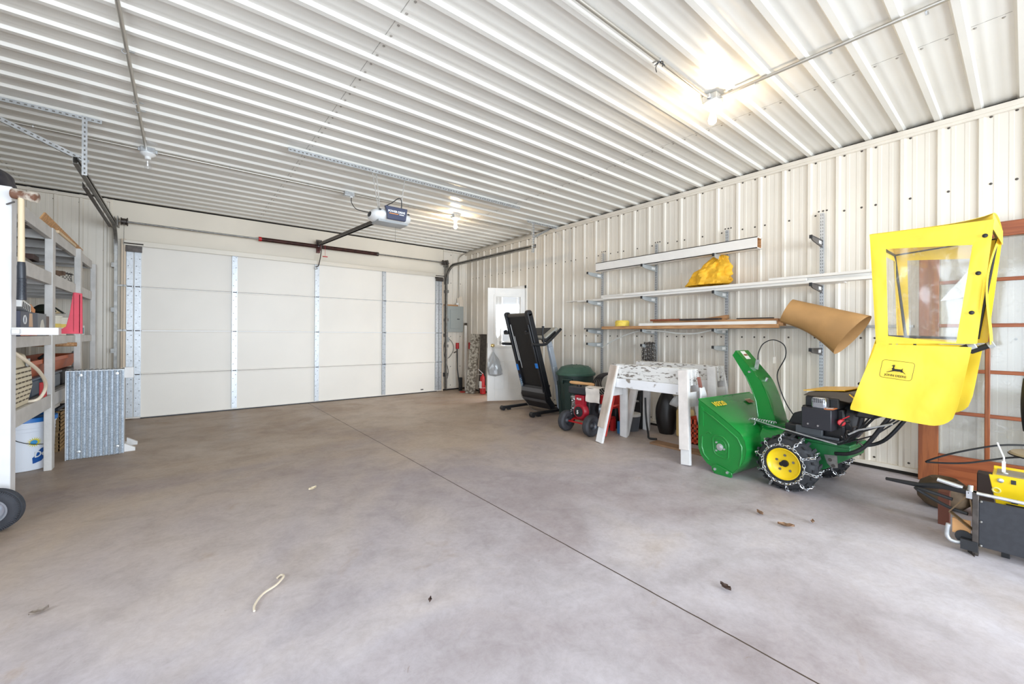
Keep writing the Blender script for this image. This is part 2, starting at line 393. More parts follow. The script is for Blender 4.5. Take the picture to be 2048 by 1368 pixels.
# saw-cut joint: a dark line of dirt along x = 1.7225
sx = N.new('ShaderNodeSeparateXYZ'); L.new(V, sx.inputs[0])
def mth(op, a, b_=None):
    x = N.new('ShaderNodeMath'); x.operation = op
    for i, q in enumerate((a, b_)):
        if q is None: continue
        if isinstance(q, (int, float)): x.inputs[i].default_value = q
        else: L.new(q, x.inputs[i])
    return x.outputs[0]
wob = mth('MULTIPLY', mth('SUBTRACT', nz(6, 3), .5), .008)
dx = mth('ABSOLUTE', mth('SUBTRACT', mth('ADD', sx.outputs[0], wob), 1.7225))
ln = mth('LESS_THAN', dx, .0038)
c = mix(c, s2l((70, 56, 48)), ln)
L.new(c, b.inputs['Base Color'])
rr = ramp(nz(2.2, 5), (.35, (.42, .42, .42)), (.65, (.60, .60, .60))); L.new(rr, b.inputs['Roughness'])
bp = N.new('ShaderNodeBump'); bp.inputs['Strength'].default_value = .12; bp.inputs['Distance'].default_value = .004; L.new(nz(70, 5), bp.inputs['Height']); L.new(bp.outputs[0], b.inputs['Normal'])
b.inputs['Specular IOR Level'].default_value = .4
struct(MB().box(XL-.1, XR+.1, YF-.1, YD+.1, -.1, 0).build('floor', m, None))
struct(MB().box(-20, 30, YD+.1, YD+25, -.12, -.02).box(XR+.1, 30, -20, YD+.1, -.12, -.02).box(-25, XR+.1, -25, YF-.1, -.12, -.02).box(-25, XL-.1, YF-.1, YD+25, -.12, -.02).build('ground', mat('gravel', (190, 186, 178), .9, 0, .1, 8), None))

# ------------------------------------------------------------------ overhead door
YP = 7.708
dr = bpy.data.objects.new('door_1', None); COL.objects.link(dr); dr.location = (1.866, YP, 0); struct(dr, 'white four-section overhead garage door with galvanised stiles')
for k in range(4):
    z0 = .012+k*.607; z1 = z0+.600
    mb = MB().box(-.572, 4.305, YP+.012, YP+.055, z0, z1)
    mb.box(-.572, 4.305, YP, YP+.02, z0, z0+.016).box(-.572, 4.305, YP, YP+.02, z1-.016, z1)
    mb.build('door_section', DOORP, dr, bevel=.003)
SX = (-.535, -.452, .665, 1.855, 3.05, 4.185, 4.265)
for x in SX:
    wd = .072 if x in SX[2:5] else .070
    mb = MB(); mb.use(GALV)
    for k in range(4):
        z0 = .03+k*.607
        mb.box(x-wd/2, x+wd/2, YP-.006, YP+.02, z0, z0+.57)
        mb.box(x-wd/2, x-wd/2+.006, YP-.012, YP, z0, z0+.57)
    mb.use(DARKSCREW)
    for k in range(4):
        for j, dz in enumerate((.08, .17, .26, .36, .46, .52)): screw(mb, (x+(.018 if j % 2 else -.016), YP-.006, .03+k*.607+dz), (0, -1, 0), .004, .002)
    mb.build('stile', GALV, dr, bevel=.001)
for x in SX:
    for k in (1, 2, 3):
        z = .012+k*.607-.004
        mb = MB().box(x-.03, x+.03, YP-.012, YP-.005, z-.05, z+.045)
        mb.box(x-.036, x-.026, YP-.03, YP-.01, z-.018, z+.018).box(x+.026, x+.036, YP-.03, YP-.01, z-.018, z+.018)
        hg = mb.build('hinge', GALV, dr)
        MB().cyl((x-.040, YP-.018, z), (x+.040, YP-.018, z), .006, n=8).build('hinge_pin', DSTEEL, hg)
for x in (-.493, 4.225):
    MB().box(x-.085, x+.085, YP-.03, YP, 2.355, 2.40).box(x-.085, x+.085, YP-.045, YP-.03, 2.30, 2.36).cyl((x-.1, YP-.06, 2.41), (x+.1, YP-.06, 2.41), .008, n=8).build('top_bracket', DSTEEL, dr)
mb = MB().box(-.60, 4.31, YP-.045, YP, 2.405, 2.412).box(-.60, 4.31, YP-.05, YP-.043, 2.385, 2.455).box(-.60, 4.31, YP-.045, YP, 2.448, 2.456)
mb.build('top_strut', mat('cream_zinc', (214, 206, 192), .45, .2), dr, bevel=.002)
MB().box(-.42, 4.19, YP-.004, YP+.05, .0, .016).build('bottom_seal', BLACKM, dr)
MB().box(-.62, -.573, YP-.03, YD, 0, 2.47).box(4.306, 4.33, YP-.01, YD, 0, 2.47).build('jamb', mat('orange_cream_jamb', (228, 208, 184), .6), dr, bevel=.002)
mb = MB()
for z in (.012+.607, .012+2*.607, .012+3*.607): mb.box(-.66, -.56, YP-.05, YP-.04, z-.012, z+.012)
mb.build('roller_stem', STEEL, dr)
MB().box(3.83, 3.89, YP+.009, YP+.0125, .055, .075).build('maker_plate', DARKSCREW, dr)
# tracks
def track(x, sgn, label):
    t = thing('door_track', label, 'door track', (x, YP-.07, 0), 0, 'overhead door tracks')
    R = .33; zc = 2.62-R; yc = YP-.055-R
    path = [(x, YP-.055, .04), (x, YP-.055, zc)]+[(x, yc+R*cos(a), zc+R*sin(a)) for a in [radians(q) for q in range(10, 91, 10)]]+[(x, 4.86, 2.60)]
    mb = MB()
    P = [Vector(q) for q in path]
    w_, h_ = .026, .056
    # C-shaped channel swept in the y-z plane
    prof = [(0, -h_/2), (0, h_/2)]
    def nrm(i):
        d = (P[min(i+1, len(P)-1)]-P[max(i-1, 0)]).normalized(); return Vector((0, d.z, -d.y))
    for off0, off1, x0, x1 in ((-h_/2, h_/2, sgn*w_, sgn*w_+sgn*.003), (h_/2-.003, h_/2, 0, sgn*w_), (-h_/2, -h_/2+.003, 0, sgn*w_), (h_/2-.018, h_/2, 0, -sgn*.003), (-h_/2, -h_/2+.014, 0, -sgn*.003)):
        vs = []; fs = []
        for i, q in enumerate(P):
            n = nrm(i); vs += [q+n*off0+Vector((x0, 0, 0)), q+n*off1+Vector((x0, 0, 0)), q+n*off1+Vector((x1, 0, 0)), q+n*off0+Vector((x1, 0, 0))]
        for i in range(len(P)-1):
            for j in range(4): fs.append((4*i+j, 4*i+(j+1) % 4, 4*i+4+(j+1) % 4, 4*i+4+j))
        fs += [(0, 1, 2, 3), (4*len(P)-4, 4*len(P)-3, 4*len(P)-2, 4*len(P)-1)]
        mb.add(vs, fs)
    mb.build('channel', STEEL, t)
    for z in (.35, .95, 1.5, 2.1):
        MB().box(x+sgn*.02, x+sgn*.06, YP-.08, YD-.016, z-.03, z+.03).build('jamb_bracket', STEEL, t)
    MB().box(x+sgn*.025, x+sgn*.03, YP-.12, YD-.016, 2.25, 2.74).build('header_plate', STEEL, t)
    return t
track(-.655, -1, 'left steel door track curving up beside the shelf unit')
track(4.36, 1, 'right steel door track curving over the electrical panel')
solo(MB().bar((-.70, 5.55, 2.56), (-.70, 7.42, 2.56), .03, .004).bar((-.715, 5.55, 2.58), (-.715, 7.42, 2.58), .004, .05), 'stiffening_angle', DSTEEL, 'dark steel angle bar under the left door track', 'angle bar')
# torsion shaft
t = thing('torsion_shaft', 'long steel torsion shaft with brown springs above garage door', 'spring shaft', (1.87, 7.62, 2.69))
MB().cyl((-.64, 7.62, 2.69), (4.42, 7.62, 2.69), .0125, n=10).build('shaft', STEEL, t)
for a, b in ((.99, 1.84), (1.91, 2.88)):
    mb = MB(); n = int((b-a)/.012); pts = []
    mb.cyl((a, 7.62, 2.69), (b, 7.62, 2.69), .031, n=16)
    for i in range(0, n): mb.torus((a+(b-a)*(i+.5)/n, 7.62, 2.69), (1, 0, 0), .031, .0035, 12, 4)
    mb.build('spring', RUSTB, t)
    e = a if a < 1.5 else b
    MB().cyl((e-.02, 7.62, 2.69), (e+.02, 7.62, 2.69), .036, n=14).build('winding_cone', RED if a < 1.5 else DSTEEL, t)
MB().prism([(-.05, -.07), (.05, -.07), (.05, .07), (.01, .09), (-.05, .05)], (1.875, 7.62, 2.69), (0, 1, 0), (0, 0, 1), -.006, .006).box(1.85, 1.90, 7.70, YD-.015, 2.60, 2.80).box(1.85, 1.90, 7.6, 7.75, 2.64, 2.65).build('centre_bracket', mat('maroon_bracket', (104, 52, 50), .5), t)
for x in (-.585, 4.30):
    MB().lathe([(.02, -.035), (.052, -.035), (.052, -.028), (.042, -.024), (.042, .02), (.055, .028), (.055, .035), (.02, .035)], (x, 7.62, 2.69), (1, 0, 0), 20).build('cable_drum', DSTEEL, t)
    sg = -1 if x < 0 else 1
    MB().box(x+sg*.06, x+sg*.066, 7.57, YD-.016, 2.62, 2.75).build('end_bearing_plate', STEEL, t)
    MB().tube([(x, 7.575, 2.68), (x+sg*.02, 7.66, .1)], .0025, 5).build('lift_cable', STEEL, t)
# perforated angles
HOLE = mat('hole_shadow', (112, 108, 102), .9)
def perf(mb, p0, p1, up, w_=.032):
    """L-shaped slotted angle with a row of slots"""
    p0 = Vector(p0); p1 = Vector(p1); d = (p1-p0).normalized(); up = Vector(up).normalized(); a = d.cross(up).normalized(); L_ = (p1-p0).length
    mb.use(GALVL); mb.obox((p0+p1)/2, (d, a, up), L_/2, w_/2, .0012); mb.obox((p0+p1)/2+a*w_/2-up*w_/2, (d, a, up), L_/2, .0012, w_/2)
    mb.use(HOLE); n = int(L_/.036)
    for i in range(n):
        q = p0+d*(L_*(i+.5)/n)
        mb.obox(q, (d, a, up), .008, .005, .0018); mb.obox(q+a*w_/2-up*w_/2, (d, a, up), .008, .0018, .005)
    return mb
solo(perf(MB(), (.81, 4.48, 2.993), (3.72, 4.48, 2.993), (0, 0, 1), .038), 'slotted_angle', None, 'long slotted steel angle fixed across the ceiling before opener', 'slotted angle')
def hanger(x, sg, label):
    t = thing('track_hanger', label, 'track hanger', (x, 4.90, 2.99), 0, 'slotted steel track hangers')
    xa, xb = (x-1.05, x+.10) if sg < 0 else (x-.12, x+.56)
    perf(MB(), (xa, 4.93, 2.992), (xb, 4.93, 2.992), (0, 0, 1)).build('ceiling_bar', None, t)
    perf(MB(), (x, 4.90, 2.99), (x, 4.90, 2.50), (0, -1, 0)).build('drop_bar', None, t)
    if sg < 0: perf(MB(), (x-.78, 4.95, 2.975), (x+.02, 4.92, 2.62), (0, -1, 0)).build('diagonal_brace', None, t)
    else: perf(MB(), (x+.50, 5.05, 2.985), (x+.01, 4.93, 2.74), (0, -1, 0)).build('diagonal_brace', None, t)
hanger(-.62, -1, 'slotted steel hanger with long diagonal brace at left')
hanger(4.37, 1, 'slotted steel hanger with short brace by right wall')
# ================================================================== CEILING SERVICES
def conduit(pts, label, straps=(), r=.0115):
    t = thing('conduit', label, 'conduit', pts[0])
    MB().tube(pts, r, 10).build('pipe', mat('conduit_zinc', (182, 176, 166), .34, .65), t)
    for q, ax in straps:
        q = Vector(q); a = Vector((0, 1, 0)) if ax == 'x' else Vector((1, 0, 0)); d = Vector((1, 0, 0)) if ax == 'x' else Vector((0, 1, 0))
        mb = MB().torus(q, d, r+.002, .003, 12, 5); mb.obox(q+a*.03+Vector((0, 0, .008)), (d, a, (0, 0, 1)), .008, .018, .0012)
        mb.build('strap', GALVL, t)
    return t
zc_ = 2.985
conduit([(XL+.02, 5.42, zc_), (-.29, 5.42, zc_)], 'steel conduit along ceiling left of the unlit bulb', [((-1.0, 5.42, zc_), 'x')])
conduit([(-.21, 5.42, zc_), (1.62, 5.42, zc_)], 'steel conduit from unlit bulb to opener outlet box', [((.42, 5.42, zc_), 'x'), ((1.2, 5.42, zc_), 'x')])
conduit([(1.72, 5.42, zc_), (3.21, 5.42, zc_)], 'steel conduit from opener outlet box to far lit bulb', [((2.5, 5.42, zc_), 'x')])
p_ = smoothpath([(3.30, 5.42, zc_), (4.4, 5.42, zc_), (4.70, 5.42, zc_), (4.84, 5.56, zc_-.005), (4.84, 5.9, zc_-.01), (4.84, 7.3, zc_-.01), (4.82, 7.55, zc_-.03), (4.735, 7.72, zc_-.12), (4.735, 7.74, zc_-.35), (4.735, 7.74, 2.2), (4.735, 7.74, 1.80)], 6)
conduit(p_, 'steel conduit from far lit bulb into corner and down to panel', [((3.9, 5.42, zc_), 'x'), ((4.3, 5.42, zc_), 'x'), ((4.84, 6.6, zc_-.01), 'y')])
conduit([(-.262, 5.38, zc_), (-.29, YF+.3, zc_)], 'steel conduit running toward the viewer from unlit bulb', [((-.27, 4.5, zc_), 'y'), ((-.275, 4.35, zc_), 'y'), ((-.28, 3.6, zc_), 'y')])
conduit([(3.14, 1.44, zc_), (3.20, YF+.3, zc_)], 'pair of conduits running toward the viewer from near lit bulb', [((3.15, 1.2, zc_), 'y'), ((3.17, .78, zc_), 'y'), ((3.19, .35, zc_), 'y')])
conduit([(3.09, 1.50, zc_), (XL+.02, 1.50, zc_)], 'grey conduit crossing the ceiling to near lit bulb', [((2.42, 1.50, zc_), 'x'), ((.4, 1.50, zc_), 'x')])
GLASS = clear('clear_bulb_glass', gloss=.15, haze=.05)
GLOW = mat('glowing_bulb', (255, 240, 214), .3, emis=(255, 232, 196), estr=26)
def fixture(x, y, label, lit):
    t = thing('bulb_fixture', label, 'light', (x, y, 2.99), 0, 'ceiling bulb fixtures')
    MB().box(x-.055, x+.055, y-.055, y+.055, 2.955, 3.005).box(x-.075, x-.05, y-.015, y+.015, 2.97, 3.0).box(x+.05, x+.075, y-.015, y+.015, 2.97, 3.0).build('junction_box', GALVL, t, bevel=.004)
    MB().lathe([(.062, 0), (.062, -.006), (.05, -.018), (.026, -.03), (.024, -.055), (.018, -.055)], (x, y, 2.955), n=24).build('porcelain_socket', WHITEP, t)
    MB().lathe([(.012, 0), (.014, -.02), (.024, -.05), (.030, -.075), (.026, -.098), (.012, -.110), (.0001, -.112)], (x, y, 2.905), n=20).build('bulb', GLOW if lit else GLASS, t)
fixture(-.25, 5.42, 'unlit clear bulb in a white socket, leftmost on the ceiling', False)
fixture(3.25, 5.42, 'lit bulb beside the garage door opener', True)
fixture(3.13, 1.49, 'bright lit bulb nearest the viewer above the right wall', True)
# wire remnant on the near conduit
mb = MB()
for a, b, c in ((-.03, .01, -.03), (.02, .03, -.045), (.035, -.02, -.02), (-.01, -.03, -.05)):
    mb.tube(smoothpath([(2.42, 1.50, 2.975), (2.42+a*.5, 1.50+b, 2.96), (2.42+a, 1.50+b, 2.975+c)], 3), .003, 5)
solo(mb, 'loose_wire', BLACKM, 'twisted black wire ends poking from the near ceiling conduit', 'wire')
# outlet box
t = thing('outlet_box', 'small steel outlet box on ceiling left of the opener', 'outlet box', (1.67, 5.42, 2.99))
MB().box(1.615, 1.735, 5.38, 5.46, 2.945, 3.0).build('box', GALVL, t, bevel=.004)
MB().cyl((1.70, 5.40, 2.945), (1.70, 5.40, 2.93), .02, n=14).build('receptacle', WHITEP, t)
# ------------------------------------------------------------------ opener
OX = 1.86
t = thing('garage_door_opener', 'white garage door opener with dark blue front cover hanging from ceiling', 'garage door opener', (OX, 4.55, 2.45))
hh = lambda u: 1-abs(u)**2.2
def shell(u, v):
    # u across (x), v around (profile from top back to bottom)
    x = OX+(u-.5)*.46; k = (u-.5)*2; bul = sqrt(max(0, 1-abs(k)**2.6))
    a = -pi/2+pi*2*v
    yy = 4.55+.16*cos(a)*(.35+.65*bul)*(1.0 if cos(a) < 0 else 1.15); zz = 2.52+.085*sin(a)*(.30+.70*bul)
    return (x, yy, zz)
MB().grid(shell, 26, 24).build('housing', WHITEP, t, smooth=60)
mb = MB(); q = lambda u, v: (OX-.12+.24*u+0*v, 4.55-.178+.012*abs(v-.5)*2, 2.45+.145*v)
mb.prism([(-.10, .0), (.11, .0), (.13, .14), (-.13, .14), (-.105, .07)], (OX, 4.372, 2.455), (1, 0, 0), (0, 0, 1), -.02, .02)
cv = mb.build('front_cover', mat('slate_blue_cover', (66, 72, 96), .4), t, bevel=.008)
text('POWER DRIVE', .030, (OX, 4.3515, 2.532), (1, 0, 0), (0, 0, 1), WHITEP, cv, bold=.0012)
MB().box(OX-.085, OX+.02, 4.350, 4.353, 2.513, 2.521).build('orange_stripe', mat('orange_stripe', (226, 146, 70), .5), cv)
MB().box(OX+.03, OX+.085, 4.350, 4.353, 2.512, 2.520).build('white_stripe', WHITEP, cv)
for k in (-.165, .165): MB().sphere((OX+k, 4.41, 2.555), .012, 10, 8, (1.3, .6, .7)).build('cover_latch', BLACKM, t)
MB().grid(lambda u, v: (OX-.17+.34*u, 4.44+.20*v, 2.437-.02*sin(pi*u)*sin(pi*v)), 12, 6, .02, (0, 0, 1)).build('lamp_lens', GREYP, t)
mb = MB().box(OX-.024, OX+.024, 4.7, 7.62, 2.60, 2.604).box(OX-.024, OX-.021, 4.7, 7.62, 2.565, 2.604).box(OX+.021, OX+.024, 4.7, 7.62, 2.565, 2.604).box(OX-.004, OX+.004, 4.7, 7.6, 2.575, 2.60)
for v in mb.v:
    v.z += (v.y-4.7)/2.92*.17-.03
mb.build('rail', DSTEEL, t)
mb = MB().box(OX-.03, OX+.03, 7.50, 7.66, 2.72, 2.765).box(OX-.045, OX+.045, 7.60, 7.62, 2.69, 2.80).cyl((OX-.05, 7.6, 2.75), (OX+.05, 7.6, 2.75), .02, n=12); mb.build('rail_end_pulley', DSTEEL, t)
MB().tube(smoothpath([(OX+.005, 7.46, 2.70), (OX+.005, 7.50, 2.56), (OX, 7.56, 2.44), (OX-.005, 7.63, 2.36), (OX-.035, 7.66, 2.345)], 4), .008, 8).build('door_arm', DSTEEL, t)
MB().torus((OX-.03, 7.665, 2.325), (0, 1, 0), .02, .006, 14, 6).build('arm_shackle', GALVL, t)
rc = MB().tube([(OX+.05, 7.42, 2.69), (OX+.05, 7.42, 2.50)], .0025, 5).build('release_cord', RED, t)
MB().box(OX+.01, OX+.09, 7.41, 7.43, 2.487, 2.503).build('release_handle', RED, rc, bevel=.004)
for xx, dx in ((OX-.13, -.10), (OX-.115, -.07), (OX+.13, .02)):
    MB().bar((xx, 4.55, 2.60), (xx+dx, 4.48, 2.99), .010, .0025, (0, 1, 0)).build('hanging_strap', STEEL, t)
MB().bar((OX-.15, 4.56, 2.60), (OX+.15, 4.56, 2.60), .03, .004).box(OX+.0, OX+.08, 4.52, 4.60, 2.595, 2.64).build('mounting_plate', GALVL, t)
MB().tube(smoothpath([(OX-.10, 4.42, 2.605), (OX-.02, 4.43, 2.66), (OX+.05, 4.45, 2.72), (OX+.085, 4.45, 2.73), (OX+.10, 4.45, 2.68), (OX+.095, 4.45, 2.60)], 5), .005, 6).build('loop_cord', BLACKM, t)
MB().tube(smoothpath([(1.70, 5.40, 2.932), (1.70, 5.38, 2.86), (1.70, 5.2, 2.74), (1.72, 4.9, 2.64), (1.74, 4.7, 2.58)], 5), .005, 6).build('power_cord', BLACKM, t)
MB().tube([(OX+.06, 4.52, 2.44), (OX+.06, 4.53, 2.25)], .0018, 5).build('aerial_wire', DSTEEL, t)

# ================================================================== ENTRY DOOR
A = Vector((4.281, 6.022, 0)); B = Vector((4.905, 5.738, 0)); dt = (B-A).normalized(); dn = Vector((dt.y, -dt.x, 0))  # dn points to -Y / camera side
if dn.y > 0: dn = -dn
W_ = (B-A).length
M = Matrix(((dt.x, dn.x, 0, A.x), (dt.y, dn.y, 0, A.y), (0, 0, 1, 0), (0, 0, 0, 1)))
d2 = bpy.data.objects.new('door_2', None); COL.objects.link(d2); d2.location = A; struct(d2, 'white half-glazed entry door standing open')
DW = mat('entry_door_white', (238, 235, 230), .4, 0, .02)
gx0, gx1, gz0, gz1 = .135, W_-.075, .985, 1.89
mb = MB(M).box(0, gx0, -.022, .022, .012, 2.03).box(gx1, W_, -.022, .022, .012, 2.03).box(gx0, gx1, -.022, .022, .012, gz0).box(gx0, gx1, -.022, .022, gz1, 2.03)
mb.build('door_slab', DW, d2, bevel=.002)
mb = MB(M)
for s in (-1, 1):
    y0, y1 = (.016, .034) if s > 0 else (-.034, -.016)
    mb.box(gx0-.025, gx0+.012, y0, y1, gz0-.025, gz1+.025).box(gx1-.012, gx1+.025, y0, y1, gz0-.025, gz1+.025).box(gx0, gx1, y0, y1, gz0-.025, gz0+.012).box(gx0, gx1, y0, y1, gz1-.012, gz1+.025)
mb.build('glazing_frame', DW, d2, bevel=.004)
MB(M).box(gx0, gx1, -.003, .003, gz0, gz1).build('glass', clear('entry_glass', gloss=.08, haze=.30), d2)
mb = MB(M)
for a, b in ((.12, .31), (.38, .57)):
    for z0, z1 in ((.22, .72),):
        for q in ((a, a+.012, z0, z1), (b-.012, b, z0, z1), (a, b, z0, z0+.012), (a, b, z1-.012, z1)): mb.box(q[0], q[1], .020, .026, q[2], q[3])
mb.build('panel_moulding', DW, d2, bevel=.003)
MB(M).lathe([(.03, 0), (.03, .006), (.012, .012), (.012, .04), (.028, .05), (.03, .066), (.018, .078), (.001, .08)], (.085, .022, 1.0), (0, 1, 0), 18).build('door_knob', mat('brass', (196, 168, 112), .25, .9), d2)
MB(M).box(-.002, .001, -.012, .012, .96, 1.04).build('latch_plate', DSTEEL, d2)
mb = MB()
mb.box(4.915, XR+.06, DY0-.03, DY0+.012, 0, 2.10).box(4.915, XR+.06, DY1-.012, DY1+.03, 0, 2.10).box(4.915, XR+.06, DY0-.03, DY1+.03, 2.045, 2.10).box(4.93, XR+.06, DY0, DY1, 0, .02)
mb.build('door_frame', DW, d2, bevel=.003)
sd = MB()
for q in ((DY0, DY0+.07, .02, 2.04), (DY1-.07, DY1, .02, 2.04), (DY0, DY1, .02, .30), (DY0, DY1, 1.0, 1.06), (DY0, DY1, 1.97, 2.04), (DY0+.30, DY0+.315, 1.0, 2.0)): sd.box(XR+.02, XR+.05, q[0], q[1], q[2], q[3])
struct(sd.build('door_3', DW, None, bevel=.002))
# plastic bag on knob
M2 = M
def bag(u, v):
    a = 2*pi*u; h = v
    r = .008+.10*(sin(min(1, (1-h)*1.25)*pi*.60))**1.2*(1 if h < .98 else .2)
    if h < .08: r *= (h/.08)**.5
    r *= 1+.10*sin(5*a+9*h)+.06*sin(11*a)
    return M @ Vector((.13+cos(a)*r*1.15-.04*h, .085+sin(a)*r*.55, .455+.44*h))
t = thing('plastic_bag', 'translucent grey plastic bag hanging from the entry door knob', 'bag', M @ Vector((.1, .08, .455)))
mbag = clear('grey_film', (.62, .64, .68), .14, .32, .25)
MB().grid(bag, 28, 22).build('bag_body', mbag, t, smooth=25)
MB().tube([M @ Vector(q) for q in smoothpath([(.09, .085, .89), (.075, .07, .95), (.085, .075, .985), (.10, .09, .94), (.095, .085, .885)], 4)], .004, 6).build('bag_handle', mbag, t)

# ================================================================== RIGHT WALL RACK
SLOT = mat('slot_shadow', (84, 84, 86), .9)
nm = ('leftmost', 'second from left', 'third from left', 'rightmost')
for i, (y, z0, z1) in enumerate(((3.965, .555, 2.42), (3.068, .59, 2.41), (2.162, .57, 2.415), (1.258, .60, 2.41))):
    t = thing('slotted_upright', 'slotted steel upright on right wall, '+nm[i], 'shelf upright', (XR-.03, y, z0), 0, 'slotted shelf uprights')
    mb = MB(); mb.use(GALV); mb.box(XR-.040, XR-.020, y-.0165, y+.0165, z0, z1); mb.use(SLOT)
    n = int((z1-z0)/.032)
    for k in range(n):
        z = z0+.02+k*.032
        for s in (-.008, .008): mb.box(XR-.0405, XR-.039, y+s-.0022, y+s+.0022, z, z+.016)
    mb.build('channel', None, t)
    mb = MB()
    for s in (-.03, .0, .035): screw(mb, (XR-.001, y+s, z1+.025), (-1, 0, 0), .006)
    mb.build('screw', DARKSCREW, t)
BRG = mat('grey_bracket', (178, 182, 182), .45, .2); BRD = mat('dark_bracket', (96, 92, 90), .45, .3)
def bracket(y, z, dark, label):
    t = thing('shelf_bracket', label, 'shelf bracket', (XR-.2, y, z-.05), 0, 'brackets on slotted uprights')
    L_ = .325; poly = [(0, 0), (-L_, 0), (-L_-.006, -.012), (-L_+.02, -.034), (-L_+.06, -.045), (0, -.070)]
    MB().prism(poly, (XR-.04, y, z), (1, 0, 0), (0, 0, 1), -.006, .006).box(XR-.04-L_, XR-.04, y-.011, y+.011, z-.003, z).build('arm', BRD if dark else BRG, t, bevel=.0015)
    MB().box(XR-.04-L_-.008, XR-.04-L_+.004, y-.0125, y+.0125, z-.030, z+.003).build('end_cap', BLACKM, t, bevel=.002)
    MB().box(XR-.15, XR-.075, y-.0075, y-.0058, z-.046, z-.016).build('sticker', WHITEP, t)
zl = (2.105, 1.695, 1.275, 1.085)
zn = ('under the white box beam', 'under the long white mouldings', 'under the timber shelf', 'lowest on its upright')
for i, y in enumerate((3.965, 3.068, 2.162, 1.258)):
    for j, z in enumerate(zl):
        if i == 3 and j == 0:
            lab = 'dark empty bracket at top of the rightmost upright'; z = 2.14
        elif i == 3 and j == 2: continue
        elif i == 3 and j == 3: lab = 'dark bracket lowest on the rightmost upright below cardboard'
        elif i == 1 and j == 3: lab = 'bracket holding the hanging chains'
        else: lab = 'grey bracket %s, upright %s' % (zn[j], nm[i])
        bracket(y, z, i == 3, lab)
# white hollow beam
t = thing('box_beam', 'white hollow box beam lying on the top brackets', 'beam', (4.68, 2.78, 2.105))
mb = MB(); mb.use(BOARDW)
y0, y1, x0, x1, z0, z1 = 1.74, 3.86, 4.635, 4.755, 2.107, 2.225; th = .008
for q in ((x0, x0+th, z0, z1), (x1-th, x1, z0, z1), (x0, x1, z0, z0+th), (x0, x1, z1-th, z1)): mb.box(q[0], q[1], y0, y1, q[2], q[3])
mb.build('casing', None, t)
MB().box(x0+th, x1-th, y0+.04, y0+.05, z0+th, z1-th).box(x0+th, x0+th+.006, y0+.002, y0+.05, z0+th, z1-th).box(x1-th-.006, x1-th, y0+.002, y0+.05, z0+th, z1-th).box(x0+th, x1-th, y0+.002, y0+.05, z0+th, z0+th+.006).box(x0+th, x1-th, y0+.002, y0+.05, z1-th-.006, z1-th).build('wooden_lining', WOOD, t)
# mouldings on 2nd level
def slab(name, m, x0, x1, y0, y1, z0, z1, label, cat, group=None, bev=.0015, tilt=0.0):
    mb = MB().box(x0, x1, y0, y1, z0, z1)
    if tilt:
        for v in mb.v: v.z += (v.y-y0)/(y1-y0)*tilt
    return solo(mb, name, m, label, cat, group, bevel=bev)
g = 'white mouldings on the second level'
slab('moulding_strip', BOARDW, 4.62, 4.72, .83, 3.72, 1.697, 1.722, 'long white moulding strip at the bottom of the moulding pile', 'moulding', g)
slab('moulding_strip', BOARDW, 4.73, 4.84, 1.05, 4.30, 1.697, 1.715, 'white moulding strip at the back, reaching past the left bracket', 'moulding', g)
slab('moulding_strip', BOARDW, 4.60, 4.64, 1.30, 3.36, 1.7225, 1.750, 'white moulding strip with a square edge facing the room', 'moulding', g)
slab('moulding_strip', BOARDW, 4.65, 4.73, .80, 3.10, 1.7225, 1.738, 'white moulding strip in the middle of the pile', 'moulding', g)
slab('moulding_strip', BOARDW, 4.65, 4.74, .80, 2.15, 1.7385, 1.752, 'white moulding strip reaching the yellow cab on the right', 'moulding', g)
slab('moulding_strip', BOARDW, 4.60, 4.70, .79, 1.62, 1.7525, 1.776, 'short thick white moulding strip on top at the right', 'moulding', g)
slab('moulding_strip', BOARDW, 4.76, 4.86, 1.9, 4.56, 1.7155, 1.728, 'thin white moulding strip sticking out farthest left', 'moulding', g)
slab('wood_lath', WOOD, 4.82, 4.88, 1.60, 2.55, 1.729, 1.775, 'brown wooden lath behind the yellow cloth', 'wood strip')
slab('moulding_strip', BOARDW, 4.745, 4.775, 2.3, 3.85, 1.7285, 1.770, 'narrow upright white moulding strip at the back left', 'moulding', g)
# yellow cloth
def cloth(u, v):
    a = 2*pi*u; h = v; r = (.235*(1-h)**.55+.02)*(1 if h > .03 else .93)
    rx = min(r*.62, .13)
    n_ = noise.noise(Vector((cos(a)*2.2, sin(a)*2.2, h*4)))*.055+noise.noise(Vector((cos(a)*6, sin(a)*6, h*9)))*.03
    return (4.755+(rx+n_*.7)*cos(a), 2.32-.15*h+(r+n_)*sin(a), 1.780+.325*h+noise.noise(Vector((a*2, h*3, 5)))*.012*(h > .05))
solo(MB().grid(cloth, 64, 30), 'crumpled_cloth', mat('yellow_ochre_cloth', (236, 180, 44), .7, 0, .12, 9, bump=.6, bscale=22), 'crumpled yellow cloth bundle on top of the white mouldings', 'cloth', smooth=30)
